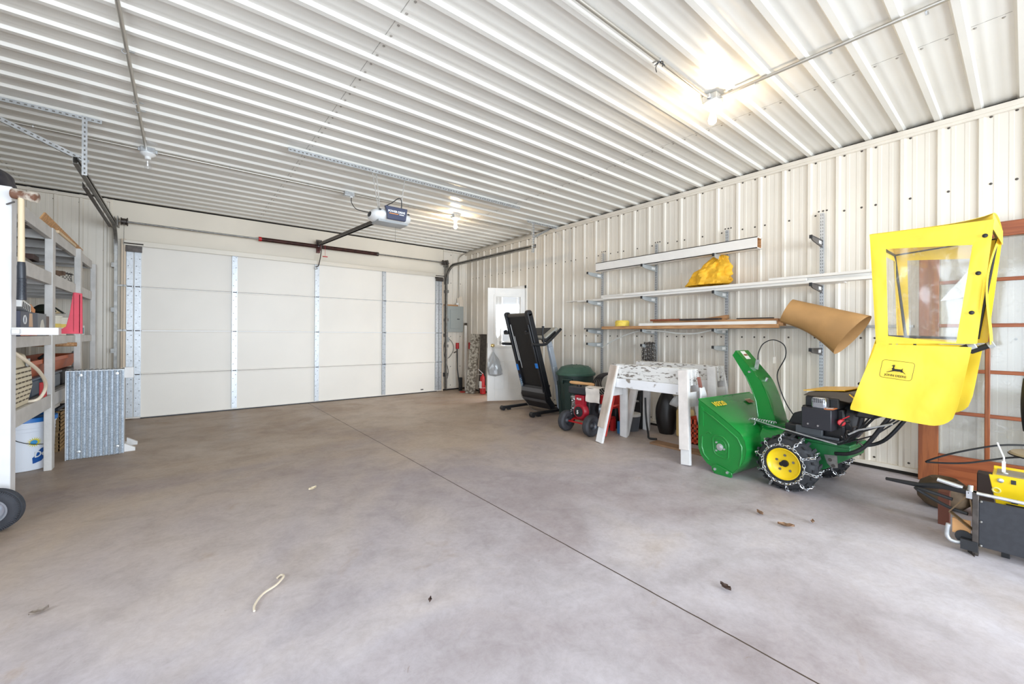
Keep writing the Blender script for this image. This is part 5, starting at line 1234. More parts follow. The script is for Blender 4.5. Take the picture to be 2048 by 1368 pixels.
# sledge hammer
t = thing('sledge_hammer', 'sledge hammer with wooden shaft and black grip hanging on post', 'hammer', (-.765, 3.90, 1.39))
MB().lathe([(.022, -.050), (.031, -.046), (.033, -.030), (.026, -.012), (.027, .0), (.026, .02), (.033, .040), (.031, .064), (.022, .070)], (-.760, 3.90, 2.045), (1, -.25, -.12), 16).build('head', mat('worn_hammer_head', (216, 206, 192), .6, .1, col2=(120, 84, 66), scale=9, lo=.48, hi=.56), t)
MB().tube([(-.767, 3.90, 2.03), (-.765, 3.90, 1.62)], [.014, .0155], 12).build('wooden_shaft', mat('ash_handle', (226, 206, 172), .5), t)
gr = MB().tube([(-.765, 3.90, 1.63), (-.765, 3.90, 1.60), (-.763, 3.90, 1.50), (-.763, 3.90, 1.395)], [.017, .0195, .0195, .022], 14)
for k in range(14): gr.torus((-.763, 3.90, 1.41+.009*k), (0, 0, 1), .0200, .0022, 14, 5)
gr.build('rubber_grip', mat('grip_black', (48, 52, 60), .35), t)
MB().cyl((-.85, 4.022, 2.0), (-.80, 3.92, 2.0), .005, n=8).build('nail', DSTEEL, t)
# black bag and things on top
def tbag(u, v):
    a = 2*pi*u; r = .16*(sin(pi*min(.97, .22+.75*v))**.6); n1 = 1+.10*noise.noise(Vector((cos(a)*2, sin(a)*2, v*3)))+.03*sin(9*a)
    return (-1.03+cos(a)*r*n1*.95, 4.32+sin(a)*r*1.3*n1, 2.132+.18*v)
solo(MB().grid(tbag, 40, 18), 'black_sack', mat('black_sack', (48, 46, 54), .45), 'black plastic sack on board atop the shelving near left edge', 'sack', smooth=50)
slab('top_board', WOOD, -1.5, -.93, 4.12, 4.9, 2.096, 2.13, 'wooden board under the black sack on top of shelving', 'board')
solo(MB().grid(lambda u, v: (-1.02+.08*v, 5.45+1.85*u, 2.097+.16*v*(1-.3*u)), 6, 3, .010, (1, 0, 0)), 'chipboard_panel', mat('chipboard', (206, 158, 108), .7, 0, .15, 30), 'long chipboard panel lying tilted on top of the shelving', 'board')
solo(MB().bar((-.88, 5.5, 2.108), (-.88, 6.3, 2.108), .05, .022), 'thin_board', mat('pale_thin_board', (222, 196, 160), .6), 'thin pale board along front edge of shelving top', 'board')
# second level content
solo(MB().cyl((-1.38, 4.3, 1.765), (-1.36, 6.3, 1.765), .045, n=14).cyl((-1.36, 6.3, 1.765), (-1.358, 6.45, 1.765), .052, n=14), 'grey_pipe', mat('grey_pipe', (120, 112, 106), .5), 'long grey pipe lying on the second shelf from top', 'pipe')
solo(MB().grid(lambda u, v: (-1.25+.35*u, 4.45+.70*v, 1.713+.13*sin(pi*u)*(.7+.3*v)), 14, 6, .006, (0, 0, 1)), 'sheet_trough', mat('tarnished_trough', (150, 144, 134), .5, .4, .15, 9), 'curved metal trough on the second shelf behind hammer shaft', 'trough')
solo(MB().box(-1.12, -.95, 5.16, 5.36, 1.80, 1.845).tube([(-1.05, 5.2, 1.82), (-1.06, 4.7, 1.87)], .012, 6), 'brush_tool', mat('dark_brown_tool', (66, 42, 34), .6), 'dark brown tool head on trough behind the second post', 'tool')
mb = MB()
for k in range(16):
    a = k/16*2*pi; mb.tube([(-.93+.07*cos(a), 6.12+.10*sin(a), 1.715), (-.93+.07*cos(a+.8), 6.12+.10*sin(a+.8), 1.80)], .0022, 4)
mb.torus((-.93, 6.12, 1.80), (.2, 0, 1), .08, .004, 20, 5); mb.torus((-.95, 6.12, 1.717), (0, 0, 1), .08, .004, 20, 5)
solo(mb, 'wire_basket', DSTEEL, 'small wire basket on second shelf between the middle posts', 'basket')
random.seed(21); mb = MB()
for k in range(9):
    y = 5.55+.05*k; mb.obox((-.95+random.uniform(-.05, .04), y, 1.738+.004*k), ((random.random(), 1, .2), (1, 0, 0), (0, 0, 1)), .07, .03, .018)
solo(mb, 'scrap_pile', mat('brown_scrap', (96, 76, 62), .8, .2, .3, 14), 'pile of brown metal scraps on second shelf right of post', 'scrap', group=None)
# third level content
t = thing('headset_box', 'dark blue box printed with a headset picture, on third shelf', 'box', (-.93, 4.62, 1.165))
MB().box(-1.02, -.866, 4.40, 4.84, 1.166, 1.345).build('carton', mat('navy_carton', (52, 56, 78), .45), t, bevel=.002)
MB().box(-.8662, -.865, 4.405, 4.835, 1.17, 1.225).build('red_print', mat('crimson_print', (206, 52, 66), .45, 0, col2=(240, 150, 70), scale=7), t)
MB().prism([(-.05, 0), (.05, 0), (.035, .10), (-.035, .10)], (-.8655, 4.66, 1.235), (0, 1, 0), (0, 0, 1), -.0008, .0008).build('skin_tone_print', mat('peach_print', (226, 186, 150), .5), t)
MB().torus((-.8652, 4.50, 1.285), (1, 0, 0), .03, .005, 18, 4).build('ring_print', WHITEP, t)
t = thing('speaker_box', 'grey box with white picture right of the headset box', 'box', (-.93, 5.0, 1.165))
MB().box(-1.02, -.866, 4.86, 5.12, 1.166, 1.345).build('carton', mat('grey_carton', (120, 122, 126), .5), t, bevel=.002)
MB().prism([(-.07, 0), (.07, 0), (.06, .05), (.02, .10), (-.03, .09), (-.06, .05)], (-.8655, 4.99, 1.20), (0, 1, 0), (0, 0, 1), -.0008, .0008).build('picture_print', mat('offwhite_print', (222, 218, 208), .5), t)
solo(MB().box(-.95, -.87, 5.14, 5.24, 1.166, 1.33), 'brown_box', mat('brown_dark_box', (92, 62, 50), .5), 'small dark brown box squeezed right of the grey box', 'box', bevel=.002)
t = thing('leaflet_stack', 'white and orange booklets tilted on top of the headset box', 'booklets', (-.93, 4.55, 1.346))
MB().obox((-.93, 4.57, 1.385), ((0, 1, -.16), (1, 0, 0), (0, .16, 1)), .12, .06, .028).build('booklet', WHITEP, t)
MB().obox((-.93, 4.74, 1.365), ((0, 1, -.3), (1, 0, 0), (0, .3, 1)), .06, .06, .022).build('booklet', mat('orange_booklet', (226, 140, 60), .5), t)
mb = MB()
for k in range(5): mb.obox((-.868, 4.48+.04*k, 1.392-.006*k), ((0, 1, 0), (1, 0, 0), (0, .3, 1)), .005, .001, .022)
mb.build('dark_print', BLACKM, t)
solo(MB().prism([(0, 0), (.20, 0), (.17, .13), (.05, .22), (0, .22)], (-1.15, 4.45, 1.36), (0, 1, 0), (0, 0, 1), -.02, .02), 'red_folder', RED, 'dark red plastic piece behind booklets on the third shelf', 'plastic piece')
for (y, r, h, lab) in ((5.72, .12, .17, 'white plastic tub with blue and yellow label behind second post'), (6.02, .12, .16, 'second white plastic tub beside the labelled one')):
    t = thing('plastic_tub', lab, 'tub', (-.99, y, 1.165), 0, 'white tubs on third shelf')
    b_ = MB().lathe([(r*.88, 0), (r, h), (r*1.05, h), (r*1.05, h+.015), (r*.95, h+.018)], (-.99, y, 1.166), n=26).build('tub_body', mat('cream_tub', (226, 222, 208), .45), t)
    MB().lathe([(r*.905, .02), (r*.935, .065)], (-.99, y, 1.166), n=26, cap=False).build('blue_band', mat('blue_band', (60, 84, 140), .5), b_)
    MB().lathe([(r*.945, .075), (r*.965, .11)], (-.99, y, 1.166), n=26, cap=False).build('yellow_band', mat('yellow_band', (226, 200, 100), .5), b_)
solo(MB().grid(lambda u, v: (-.99+.13*cos(2*pi*u)*(1-v*.6), 5.80+.28*sin(2*pi*u)*(1-v*.6), 1.372+.07*v+.012*sin(10*u)), 24, 6), 'dark_cloth', mat('dark_cloth', (34, 44, 36), .9, 0, .2, 12), 'dark green cloth heaped on top of the white tubs', 'cloth', smooth=60)
solo(MB().grid(lambda u, v: (-.90+.02*sin(5*v), 5.58+.14*u, 1.37+.06*v*(1-u*.6)), 6, 6, .008, (1, 0, 0)), 'work_glove', mat('tan_glove', (214, 194, 156), .8), 'tan work glove lying over the front of white tubs', 'glove')
t = thing('small_carton', 'small white carton with teal print at far end of shelf', 'box', (-.95, 6.85, 1.165))
MB().box(-1.0, -.88, 6.72, 7.02, 1.166, 1.275).build('carton', WHITEP, t, bevel=.002)
MB().box(-.8802, -.879, 6.76, 6.97, 1.18, 1.25).build('teal_print', mat('teal_print', (70, 150, 160), .5), t)
# under third shelf: wooden peg
solo(MB().cyl((-.80, 5.95, 1.075), (-1.1, 5.95, 1.075), .02, n=14), 'wooden_dowel', WOOD, 'wooden dowel end poking out under the third shelf', 'dowel')
# bottom shelf content
t = thing('space_heater', 'beige louvred appliance standing on the lowest shelf', 'appliance', (-1.05, 4.45, .66))
prof = [(-1.25, .661), (-.885, .661), (-.86, .80), (-.868, .93), (-.90, 1.03), (-.96, 1.06), (-1.25, 1.06)]
MB().prism(prof, (0, 4.21, 0), (1, 0, 0), (0, 0, 1), -.48, .0).build('casing', mat('beige_casing', (226, 214, 184), .45), t, bevel=.008)
mb = MB()
for j in range(8):
    z = .70+.034*j; x = -.868+.0
    xs_ = -.885+(.025*(z-.661)/.139 if z < .80 else .025-.008*(z-.8)/.13)
    for k in range(5): mb.box(xs_-.004, xs_+.0025, 4.25+.088*k, 4.315+.088*k, z, z+.010)
mb.build('louvre', mat('louvre_dark', (96, 84, 66), .7), t)
MB().box(-.8705, -.866, 4.56, 4.65, .94, 1.0).build('control_label', GREYP, t)
solo(MB().tube(smoothpath([(-.86, 4.20, 1.065), (-.82, 4.34, .99), (-.80, 4.55, .90), (-.80, 4.72, .80), (-.82, 4.76, .72), (-.86, 4.72, .675), (-1.0, 4.75, .675)], 6), .011, 8), 'cream_hose', mat('cream_hose', (226, 212, 190), .45), 'cream hose bulging out in front of the beige appliance', 'hose')
t = thing('storage_tote', 'dark blue-grey storage tote under the orange planter', 'tote', (-1.05, 5.8, .66))
MB().box(-1.25, -.925, 5.0, 6.05, .661, .80).build('tote_body', mat('slate_tote', (76, 88, 104), .45, 0, .1, 4), t, bevel=.02)
MB().box(-1.26, -.915, 4.99, 6.06, .80, .818).build('tote_rim', mat('slate_tote', (76, 88, 104)), t, bevel=.005)
t = thing('planter_box', 'terracotta orange window planter on top of the tote', 'planter', (-1.05, 5.8, .82))
mb = MB()
mb.add([(-1.17, 4.95, .819), (-.96, 4.95, .819), (-.96, 6.85, .819), (-1.17, 6.85, .819), (-1.21, 4.88, .955), (-.92, 4.88, .955), (-.92, 6.92, .955), (-1.21, 6.92, .955), (-1.195, 4.90, .955), (-.935, 4.90, .955), (-.935, 6.90, .955), (-1.195, 6.90, .955), (-1.16, 4.96, .85), (-.97, 4.96, .85), (-.97, 6.84, .85), (-1.16, 6.84, .85)],
       [(0, 3, 2, 1), (0, 1, 5, 4), (1, 2, 6, 5), (2, 3, 7, 6), (3, 0, 4, 7), (4, 5, 9, 8), (5, 6, 10, 9), (6, 7, 11, 10), (7, 4, 8, 11), (8, 9, 13, 12), (9, 10, 14, 13), (10, 11, 15, 14), (11, 8, 12, 15), (12, 13, 14, 15)])
mb.build('planter_body', mat('terracotta_plastic', (186, 98, 62), .55, 0, .06, 5), t)
MB().box(-.925, -.912, 4.86, 6.94, .925, .962).build('planter_rim', mat('terracotta_plastic', (186, 98, 62)), t, bevel=.003)
solo(MB().tube(smoothpath([(-.965, 5.45, .96), (-.93, 5.5, 1.0), (-.93, 5.7, 1.02), (-.95, 5.86, .99), (-.97, 5.80, .955)], 5), .012, 7), 'curved_hook', BLACKM, 'black curved handle sticking up from the orange planter', 'handle')
solo(MB().box(-.98, -.92, 6.95, 7.10, .661, .98), 'clear_bottle', GREYP, 'pale plastic bottle at far end of the orange planter', 'bottle', bevel=.02)
solo(MB().box(-.878, -.845, 4.97, 5.0, .67, .79).box(-.878, -.845, 5.02, 5.035, .67, .75), 'red_clamp', RED, 'small red clamp beside tote on the lowest shelf', 'clamp', bevel=.003)
solo(MB().box(-1.2, -.92, 6.12, 6.75, .661, .81), 'black_toolbox', BLACKM, 'black toolbox right of the tote under the planter', 'toolbox', bevel=.02)
# bucket
BC = (-1.06, 5.52, 0)
t = thing('laundry_bucket', 'large white round bucket with blue rim and sun logo', 'bucket', BC)
bw = MB().lathe([(.165, 0), (.175, .006), (.185, .40), (.192, .402), (.192, .425)], BC, n=48).build('bucket_body', mat('bucket_white', (232, 236, 244), .35), t, smooth=50)
MB().lathe([(.194, .415), (.2, .418), (.2, .452), (.18, .456), (.17, .44), (.001, .44)], BC, n=48).build('lid', mat('bucket_blue', (40, 118, 196), .35), t)
mb = MB()
for z in (.335, .365): mb.torus((BC[0], BC[1], z), (0, 0, 1), .1845, .002, 48, 5)
mb.build('rib', mat('bucket_white', (232, 236, 244)), t)
def onb(a, z, off=.001):
    r = .1755+(.185-.175)*z/.40+off; return Vector((BC[0]+cos(a)*r, BC[1]+sin(a)*r, z))
mid_a = radians(-78)
def decal(name, poly, m_, off=.0012, par=bw, aa=mid_a):
    # poly in (arc metres, z); wrapped on the bucket
    c = sum(p[0] for p in poly)/len(poly), sum(p[1] for p in poly)/len(poly)
    vs = [onb(aa+c[0]/.18, c[1], off)]+[onb(aa+p[0]/.18, p[1], off) for p in poly]; k = len(poly)
    MB().add(vs, [(0, 1+i, 1+(i+1) % k) for i in range(k)]).build(name, m_, par)
sunc = (.055, .245); pl = []
for k in range(36):
    a = 2*pi*k/36; r = .050 if k % 2 else .026; pl.append((sunc[0]+cos(a)*r, sunc[1]+sin(a)*r*.9))
decal('sun_print', pl, mat('sun_yellow', (222, 208, 60), .4))
decal('sun_centre', [(sunc[0]+cos(2*pi*k/14)*.022-.004, sunc[1]+sin(2*pi*k/14)*.02) for k in range(14)], mat('sun_blue', (60, 150, 206), .4), .002)
decal('blue_print', [(.045, .06), (.06, .063), (.10, .075), (.125, .10), (.135, .19), (.10, .185), (.075, .16), (.065, .13), (.042, .11)], mat('print_blue', (26, 84, 158), .4), .0012)
decal('notice_print', [(-.105, .03), (-.055, .03), (-.055, .19), (-.105, .19)], mat('notice_pale', (176, 206, 226), .4), .0012)
decal('notice_header', [(-.105, .175), (-.055, .175), (-.055, .192), (-.105, .192)], mat('print_navy', (26, 66, 110), .4), .002)
for k in range(4): decal('notice_line', [(-.10, .045+.012*k), (-.06, .045+.012*k), (-.06, .049+.012*k), (-.10, .049+.012*k)], mat('print_navy', (26, 66, 110)), .002)
aT = mid_a+.098/.18; c_ = onb(aT, .118, .004); text('Del', .068, c_+Vector((0, -.002, 0)), (-sin(aT), cos(aT), .12), (0, 0, 1), WHITEP, bw, 'bucket_lettering', .0006, bold=.0015)
MB().tube(smoothpath([onb(mid_a-.095/.18, .315, .008), onb(mid_a-.03/.18, .268, .02), onb(mid_a+.03/.18, .238, .03), onb(mid_a+.09/.18, .222, .03), onb(mid_a+.16/.18, .225, .02)], 5), .003, 6).build('wire_handle', BLACKM, t)
# wicker baskets below
for k, (y, z, lab) in enumerate(((6.05, 0.0, 'lower wooden slat basket on floor behind the bucket'), (6.08, .20, 'wooden slat basket stacked on the lower one behind bucket'))):
    mb = MB(); x0, x1, y0, y1 = -1.35, -.93, y, y+.5
    for j in range(5):
        zz = z+.005+.038*j
        mb.box(x0, x0+.008, y0, y1, zz, zz+.026).box(x1-.008, x1, y0, y1, zz, zz+.026).box(x0, x1, y0, y0+.008, zz, zz+.026).box(x0, x1, y1-.008, y1, zz, zz+.026)
    for xx in (x0+.01, x1-.03):
        for yy in (y0+.01, y1-.03): mb.box(xx, xx+.02, yy, yy+.02, z, z+.198)
    mb.box(x0, x1, y0, y1, z, z+.006)
    solo(mb, 'slat_basket', mat('basket_wood', (176, 146, 104), .7, 0, .2, 12), lab, 'basket', 'slat baskets under the shelving')
slab('flat_lid', mat('navy_lid', (40, 50, 70), .5), -1.3, -.95, 6.1, 6.5, .40, .43, 'dark blue lid on top of the stacked slat baskets', 'lid')
slab('stacked_slats', GREYWOOD, -1.2, -.92, 5.75, 6.0, .47, .50, 'grey slats lying above bucket under lowest shelf', 'slats')

# ------------------------------------------------------------------ folded corrugated table
t = thing('corrugated_table', 'galvanised corrugated steel tabletop standing on edge by shelving', 'table', (-.62, 5.65, 0))
def cg(u, v): return (-.822+.395*u, 5.605-.008*(1-v)+.015*sin(2*pi*u*10.5), .004+.826*v)
MB().grid(cg, 126, 1, .0015, (0, 1, 0)).build('corrugated_sheet', mat('spangled_galvanised', (214, 219, 224), .38, .5, col2=(172, 180, 188), scale=95, lo=.40, hi=.62), t, smooth=60)
MB().box(-.825, -.425, 5.592, 5.70, .826, .834).box(-.825, -.818, 5.59, 5.70, .0, .83).box(-.432, -.425, 5.612, 5.70, .0, .83).box(-.82, -.43, 5.62, 5.70, .0, .012).build('edge_frame', GALV, t)
mb = MB().grid(lambda u, v: (-.822+.395*u, 5.60+.10*v, .838+.006*sin(2*pi*u*10.5)), 84, 1, .0015, (0, 0, 1)); mb.build('top_flashing', mat('dull_zinc', (150, 148, 144), .5, .6, .15, 20), t)
for k, (a, z) in enumerate(((-.725, .79), (-.475, .795), (-.735, .07), (-.47, .08))):
    MB().lathe([(.014, 0), (.013, .003), (.004, .004)], (a, 5.588, z), (0, -1, 0), 12).build('screw_washer', GALVL, t)
WB = WHITEWOOD
MB().box(-.425, -.358, 5.62, 5.66, .745, .85).build('wooden_leg_end', WB, t, bevel=.002)
MB().prism([(0, 0), (.085, .0), (.085, .03), (.0, .085)], (-.43, 5.66, .0), (1, 0, 0), (0, 0, 1), -.04, .0).build('wooden_leg_end', WB, t, bevel=.002)
MB().prism([(0, 0), (.085, .0), (.085, .03), (.0, .085)], (-.43, 5.95, .0), (1, 0, 0), (0, 0, 1), -.04, .0).box(-.50, -.43, 5.70, 5.95, 0, .05).build('wooden_leg_end', WB, t, bevel=.002)
# ------------------------------------------------------------------ hand truck tyre at left edge
t = thing('hand_truck', 'hand truck with ribbed black pneumatic tyre cut by left edge', 'hand truck', (-.89, 3.7, 0))
WC = (-.862, 3.87, .1265); ax_ = Vector((-.20, -.98, 0)).normalized()
WR = .1265/.142
ty = MB().lathe([(a*WR, b) for a, b in [(.075, -.030), (.105, -.038), (.130, -.030), (.141, -.012), (.142, 0), (.141, .012), (.130, .030), (.105, .038), (.075, .030)]], WC, ax_, 56, cap=False)
tt = Vector((0, 0, 1)); tb = ax_.cross(tt)
for off in (-.016, -.006, .006, .016): ty.torus(Vector(WC)+ax_*off, ax_, .1405*WR, .003, 56, 5)
for k in range(72):
    a = 2*pi*k/72; d = tt*cos(a)+tb*sin(a); e_ = tt*-sin(a)+tb*cos(a)
    ty.obox(Vector(WC)+d*.128*WR+ax_*.0315, (d, e_, ax_), .010, .0022, .003)
ty = ty.build('tyre', mat('tyre_dark', (58, 60, 66), .7, 0, .1, 20), t, smooth=40)
MB().lathe([(a*WR, b) for a, b in [(.078, .028), (.080, .034), (.070, .034), (.055, .012), (.03, .010), (.024, .035), (.001, .036)]], WC, ax_, 36, cap=False).lathe([(a*WR, b) for a, b in [(.078, -.028), (.070, -.034), (.03, -.010), (.001, -.010)]], WC, ax_, 36, cap=False).build('rim', mat('rim_silver', (176, 182, 190), .35, .5), ty)
MB().cyl(Vector(WC)-ax_*.03, Vector(WC)+ax_*.42, .008, n=10).tube([Vector(WC)+ax_*.09, (-1.02, 3.78, .30), (-1.10, 3.80, 1.05)], .014, 8).tube([Vector(WC)+ax_*.31, (-1.08, 3.55, .30), (-1.16, 3.57, 1.05)], .014, 8).box(-1.35, -1.02, 3.50, 3.80, .0, .012).build('frame', RED, t)
for ch_ in [o for o in bpy.data.objects if o.parent == t and o.name.startswith('tyre')]:
    c2 = ch_.copy(); COL.objects.link(c2); c2.parent = t; c2.location = ch_.location+ax_*.40
    for g_ in [o for o in bpy.data.objects if o.parent == ch_]: g2 = g_.copy(); COL.objects.link(g2); g2.parent = c2

# ================================================================== GLASS DOOR LEANING AT RIGHT
t = thing('french_door', 'stained wood fifteen-pane glass door leaning on right wall', 'glass door', (4.88, .05, 0))
y1, y0 = .565, -.46; x0, x1 = 4.845, 4.88
zr = (.25, .590, .930, 1.290, 1.640, 1.965)
MB().box(x0, x1, y1-.118, y1, 0, 2.075).build('stile', RWOOD, t, bevel=.003)
MB().box(x0, x1, y0, y0+.118, 0, 2.075).build('stile', RWOOD, t, bevel=.003)
rw2 = mat('stained_wood_rail', (160, 88, 50), .4, 0, col2=(136, 70, 38), scale=3, stretch=(14, 1.2, 14))
MB().box(x0, x1, y0+.118, y1-.118, 1.965, 2.075).build('top_rail', rw2, t, bevel=.003)
MB().box(x0, x1, y0+.118, y1-.118, 0, .245).build('bottom_rail', rw2, t, bevel=.003)
for z in zr[1:-1]: MB().box(x0+.004, x1-.004, y0+.118, y1-.118, z-.014, z+.014).build('glazing_bar', rw2, t, bevel=.004)
ww = (y1-y0-.236)/3
for k in (1, 2): MB().box(x0+.003, x1-.003, y0+.118+ww*k-.014, y0+.118+ww*k+.014, .245, 1.965).build('glazing_bar', RWOOD, t, bevel=.004)
PANE = clear('dusty_pane', (.90, .90, .88), .07, .16, .08, scratch=.12)
for k in range(3):
    for j in range(5):
        MB().box(4.860, 4.864, y0+.118+ww*k+.014, y0+.118+ww*(k+1)-.014, (zr[j]+.012) if j else .247, zr[j+1]-.012).build('pane', PANE, t)
ws = MB().grid(lambda u, v: (4.835+.004*sin(6*u), .44-.17*u, 1.49+.20*u*v+.02*u*v*v+.03*u), 10, 10, .003, (1, 0, 0))  # thin white patch modelled in place of a bright reflection
solo(ws, 'reflection_patch', mat('reflection_white', (240, 244, 250), .4), 'white patch standing in for a reflection, behind the yellow cab', 'reflection patch')

# ================================================================== MACHINE AT RIGHT EDGE
t = thing('tow_dethatcher', 'black and yellow towed lawn implement cut by the right edge', 'lawn implement', (3.55, -.1, 0))
MB().box(3.418, 3.428, -.55, .158, .052, .308).build('black_plate', mat('black_crinkle', (48, 49, 54), .6, 0, .1, 40), t, bevel=.002)
MB().box(3.405, 3.445, .158, .182, 0, .345).build('end_angle', DSTEEL, t, bevel=.002)
mb = MB()
for z in (.06, .19, .30): mb.sphere((3.414, .150, z), .007, 8, 6)
mb.build('rivet', STEEL, t)
MB().cyl((3.40, .165, .345), (3.38, -.6, .335), .009, n=12).build('lift_rod', GALVL, t)
MB().cyl((3.42, .19, .33), (3.44, .19, .37), .012, n=10).box(3.41, 3.45, .165, .205, .305, .345).cyl((3.44, .22, .35), (3.44, .32, .37), .012, n=8).build('pivot', CHROME, t)
YB = MB().add([(3.545, .128, .43), (3.545, -.5, .43), (3.575, -.5, .22), (3.575, .095, .22), (3.553, .128, .43), (3.553, -.5, .43), (3.583, -.5, .22), (3.583, .095, .22)], [(0, 1, 2, 3), (7, 6, 5, 4), (0, 4, 5, 1), (3, 2, 6, 7), (0, 3, 7, 4), (1, 5, 6, 2)])
YB.box(3.545, 3.72, -.5, .115, .425, .432).box(3.712, 3.72, -.5, .115, .25, .450)
yb = YB.build('yellow_housing', YELP, t, bevel=.003)
MB().box(3.56, 3.71, -.5, .10, .4325, .437).build('grey_top', mat('grey_top', (132, 124, 112), .5), yb)
mb = MB()
for y, z in ((.085, .405), (-.07, .405)): mb.sphere((3.546, y, z), .013, 12, 8, (.5, 1, 1))
for y in (.07, -.01, -.1): mb.sphere((3.60, y, .438), .013, 10, 6, (1, 1, .5))
mb.build('bolt', GALVL, yb)
MB().box(3.5455, 3.5475, .03, .048, .395, .418).build('slot', BLACKM, yb)
MB().obox((3.568, .02, .262), ((0, 1, 0), (.14, 0, -1), (1, 0, .14)), .045, .018, .003).obox((3.560, .035, .30), ((0, 1, 0), (.14, 0, -1), (1, 0, .14)), .012, .012, .003).build('slot', BLACKM, yb)
MB().torus((3.556, .10, .345), (1, 0, .2), .014, .004, 14, 6).build('side_ring', mat('pale_ring', (230, 216, 130), .4), yb)
MB().tube([(3.42, .19, .335), (3.47, .30, .33), (3.50, .40, .30), (3.55, .56, .285)], [.013, .018, .015, .010], 8).build('strap_arm', BLACKM, t)
MB().tube(smoothpath([(3.44, .20, .21), (3.46, .28, .22), (3.50, .40, .265), (3.48, .40, .285), (3.45, .26, .27)], 4), .010, 8).build('strap_loop', BLACKM, t)
mb = MB().bar((3.44, .19, .33), (3.45, .27, .20), .03, .006).bar((3.45, .27, .20), (3.43, .18, .13), .03, .006).bar((3.43, .19, .30), (3.44, .17, .14), .025, .006); mb.build('link_plate', mat('bronze_link', (120, 100, 76), .35, .7), t)
MB().box(3.45, 3.47, .19, .26, .085, .165).build('wood_shim', mat('tan_shim', (214, 160, 104), .6), t)
MB().cyl((3.44, .215, .075), (3.47, .215, .075), .035, n=16).box(3.40, 3.45, .16, .225, .02, .075).build('black_knob', BLACKM, t)
MB().tube(smoothpath([(3.43, .215, .045), (3.42, .255, .045), (3.42, .275, .06), (3.42, .278, .095), (3.42, .272, .135)], 5), .011, 10).build('bent_rod', GALVL, t)
MB().box(3.50, 3.72, -.5, .10, .10, .22).box(3.46, 3.76, .02, .10, .14, .20).build('under_frame', BLACK, t, bevel=.004)
for y in (-.45, .05): MB().box(3.5, 3.54, y, y+.03, 0, .12).box(3.68, 3.72, y, y+.03, 0, .12).build('foot', BLACK, t)
MB().prism([(-.03, 0), (.07, .0), (.03, .03)], (3.41, .17, .0), (1, 0, 0), (0, 1, 0), .0, .012).build('skid_tip', DSTEEL, t)
solo(MB().tube([(3.63, .10, .6), (3.625, .075, .52), (3.62, .075, .44)], .004, 6).box(3.616, 3.624, .068, .082, .4375, .50), 'tagged_string', WHITEP, 'white cord with tag rising from the yellow housing', 'cord')
solo(MB().lathe([(.04, 0), (.10, .01), (.135, .05), (.14, .10), (.12, .16), (.07, .20), (.04, .17)], (4.22, .36, 0), (0, 0, 1), 28, cap=False), 'old_tire', mat('brown_tyre', (92, 74, 54), .8, 0, .2, 14), 'dusty brown small tyre on floor in front of glass door', 'tyre')
solo(MB().box(4.12, 4.22, .12, .20, 0, .30), 'dark_post', mat('dark_brown_post', (52, 38, 32), .6), 'dark brown post behind the yellow housing', 'post', bevel=.005)
solo(MB().box(3.80, 3.88, .30, .35, 0, .21), 'brick_piece', mat('brick_brown', (110, 62, 46), .7), 'reddish brown block standing behind the black strap arm', 'block')
t = thing('mower_seat', 'black moulded seat back rising at the right edge of view', 'seat', (4.3, -.15, 0))
MB().grid(lambda u, v: (4.20+.05*sin(2*pi*u)*sin(pi*(.08+.84*v)), -.19+(.19+.02*sin(pi*v))*cos(2*pi*u)*min(1, sin(pi*(.10+.82*v))*1.6), .52+.50*v), 30, 18).build('seat_back', mat('seat_black', (28, 28, 32), .45), t, smooth=60)
MB().lathe([(.15, 0), (.16, .01), (.15, .02), (.03, .025)], (4.15, -.09, .455), (0, 0, 1), 26).build('seat_disc', mat('disc_tan', (176, 160, 132), .5), t)
MB().lathe([(.158, .003), (.163, .008), (.158, .014)], (4.15, -.09, .452), (0, 0, 1), 26, cap=False).build('disc_edge', BLACKM, t)
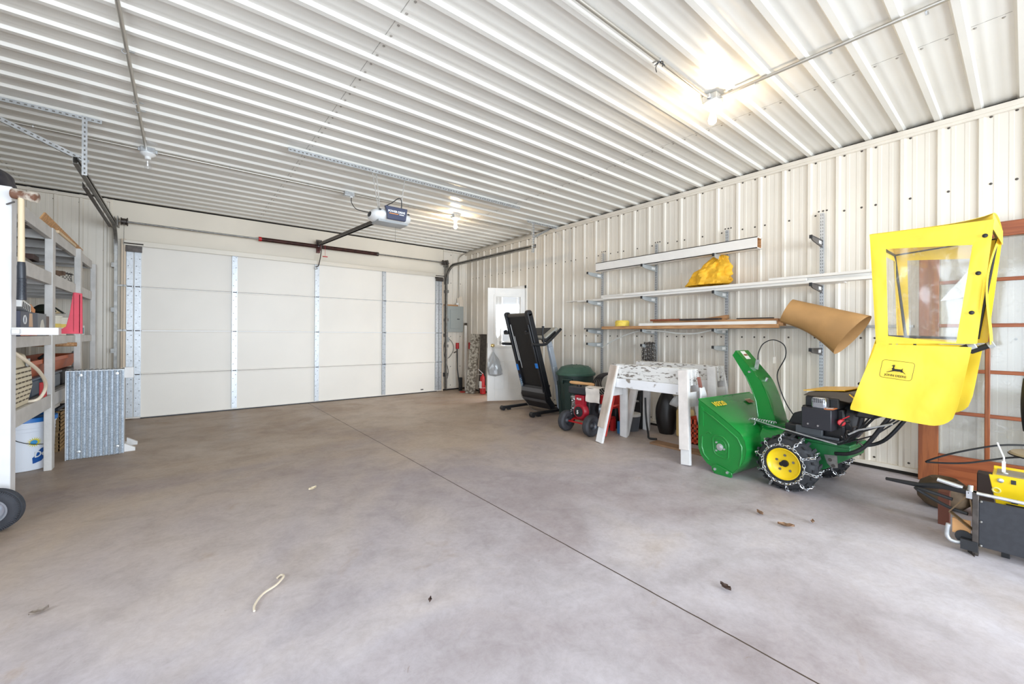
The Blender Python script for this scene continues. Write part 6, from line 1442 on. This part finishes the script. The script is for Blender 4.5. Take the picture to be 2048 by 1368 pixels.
MB().cyl((4.2, -.12, 0), (4.2, -.12, .54), .04, n=12).box(4.0, 4.4, -.4, .0, 0, .06).build('pedestal', BLACK, t)
MB().tube(smoothpath([(4.15, .0, .52), (4.10, .12, .50), (4.05, .30, .42), (4.02, .42, .345), (4.04, .40, .335), (4.08, .25, .36), (4.15, .08, .42), (4.18, .0, .44)], 6), .0065, 6).build('cable_loop', BLACKM, t)

# ================================================================== FLOOR DEBRIS
LEAF = mat('dry_leaf', (128, 98, 74), .8, 0, .2, 20)
def leaf(x, y, s, a, label, m_=LEAF):
    def f(u, v):
        k = (u-.5)*2; w2_ = s*.34*(1-abs(k)**1.7)*(1+.25*sin(9*k)); q = (v-.5)*2
        p = Vector((k*s*.6, q*w2_, .004+.012*abs(q)+.008*abs(k)))
        return (x+p.x*cos(a)-p.y*sin(a), y+p.x*sin(a)+p.y*cos(a), p.z)
    solo(MB().grid(f, 12, 6, .0008, (0, 0, 1)), 'dry_leaf', m_, label, 'leaf', 'dry leaves on the floor', smooth=60)
leaf(.798, 3.416, .055, .4, 'pale curled leaf on floor left of the joint', mat('pale_leaf', (214, 198, 168), .8))
leaf(3.041, 1.114, .05, 1.0, 'brown leaf on floor nearest the chained wheels')
leaf(2.971, .939, .075, 2.0, 'largest brown leaf on floor, right of the joint')
leaf(3.161, .851, .03, .2, 'small brown leaf nearest the black implement')
leaf(2.014, .884, .05, 1.3, 'dark crumpled leaf on floor close to the joint', mat('dark_leaf', (70, 52, 44), .8))
leaf(-.46, 2.62, .05, .4, 'grey-brown leaf on floor at left', mat('grey_leaf', (132, 120, 110), .8))
leaf(.875, 1.66, .022, .8, 'tiny dark leaf crumb in middle of the foreground', mat('dark_leaf', (70, 52, 44)))
solo(MB().tube(smoothpath([(.255, 2.07, .006), (.262, 2.11, .01), (.30, 2.17, .012), (.36, 2.21, .012), (.40, 2.26, .014), (.395, 2.29, .01), (.375, 2.28, .006)], 5), .005, 6), 'pale_twig', mat('pale_twig', (206, 192, 170), .7), 'pale curled strip lying on floor in left foreground', 'twig')
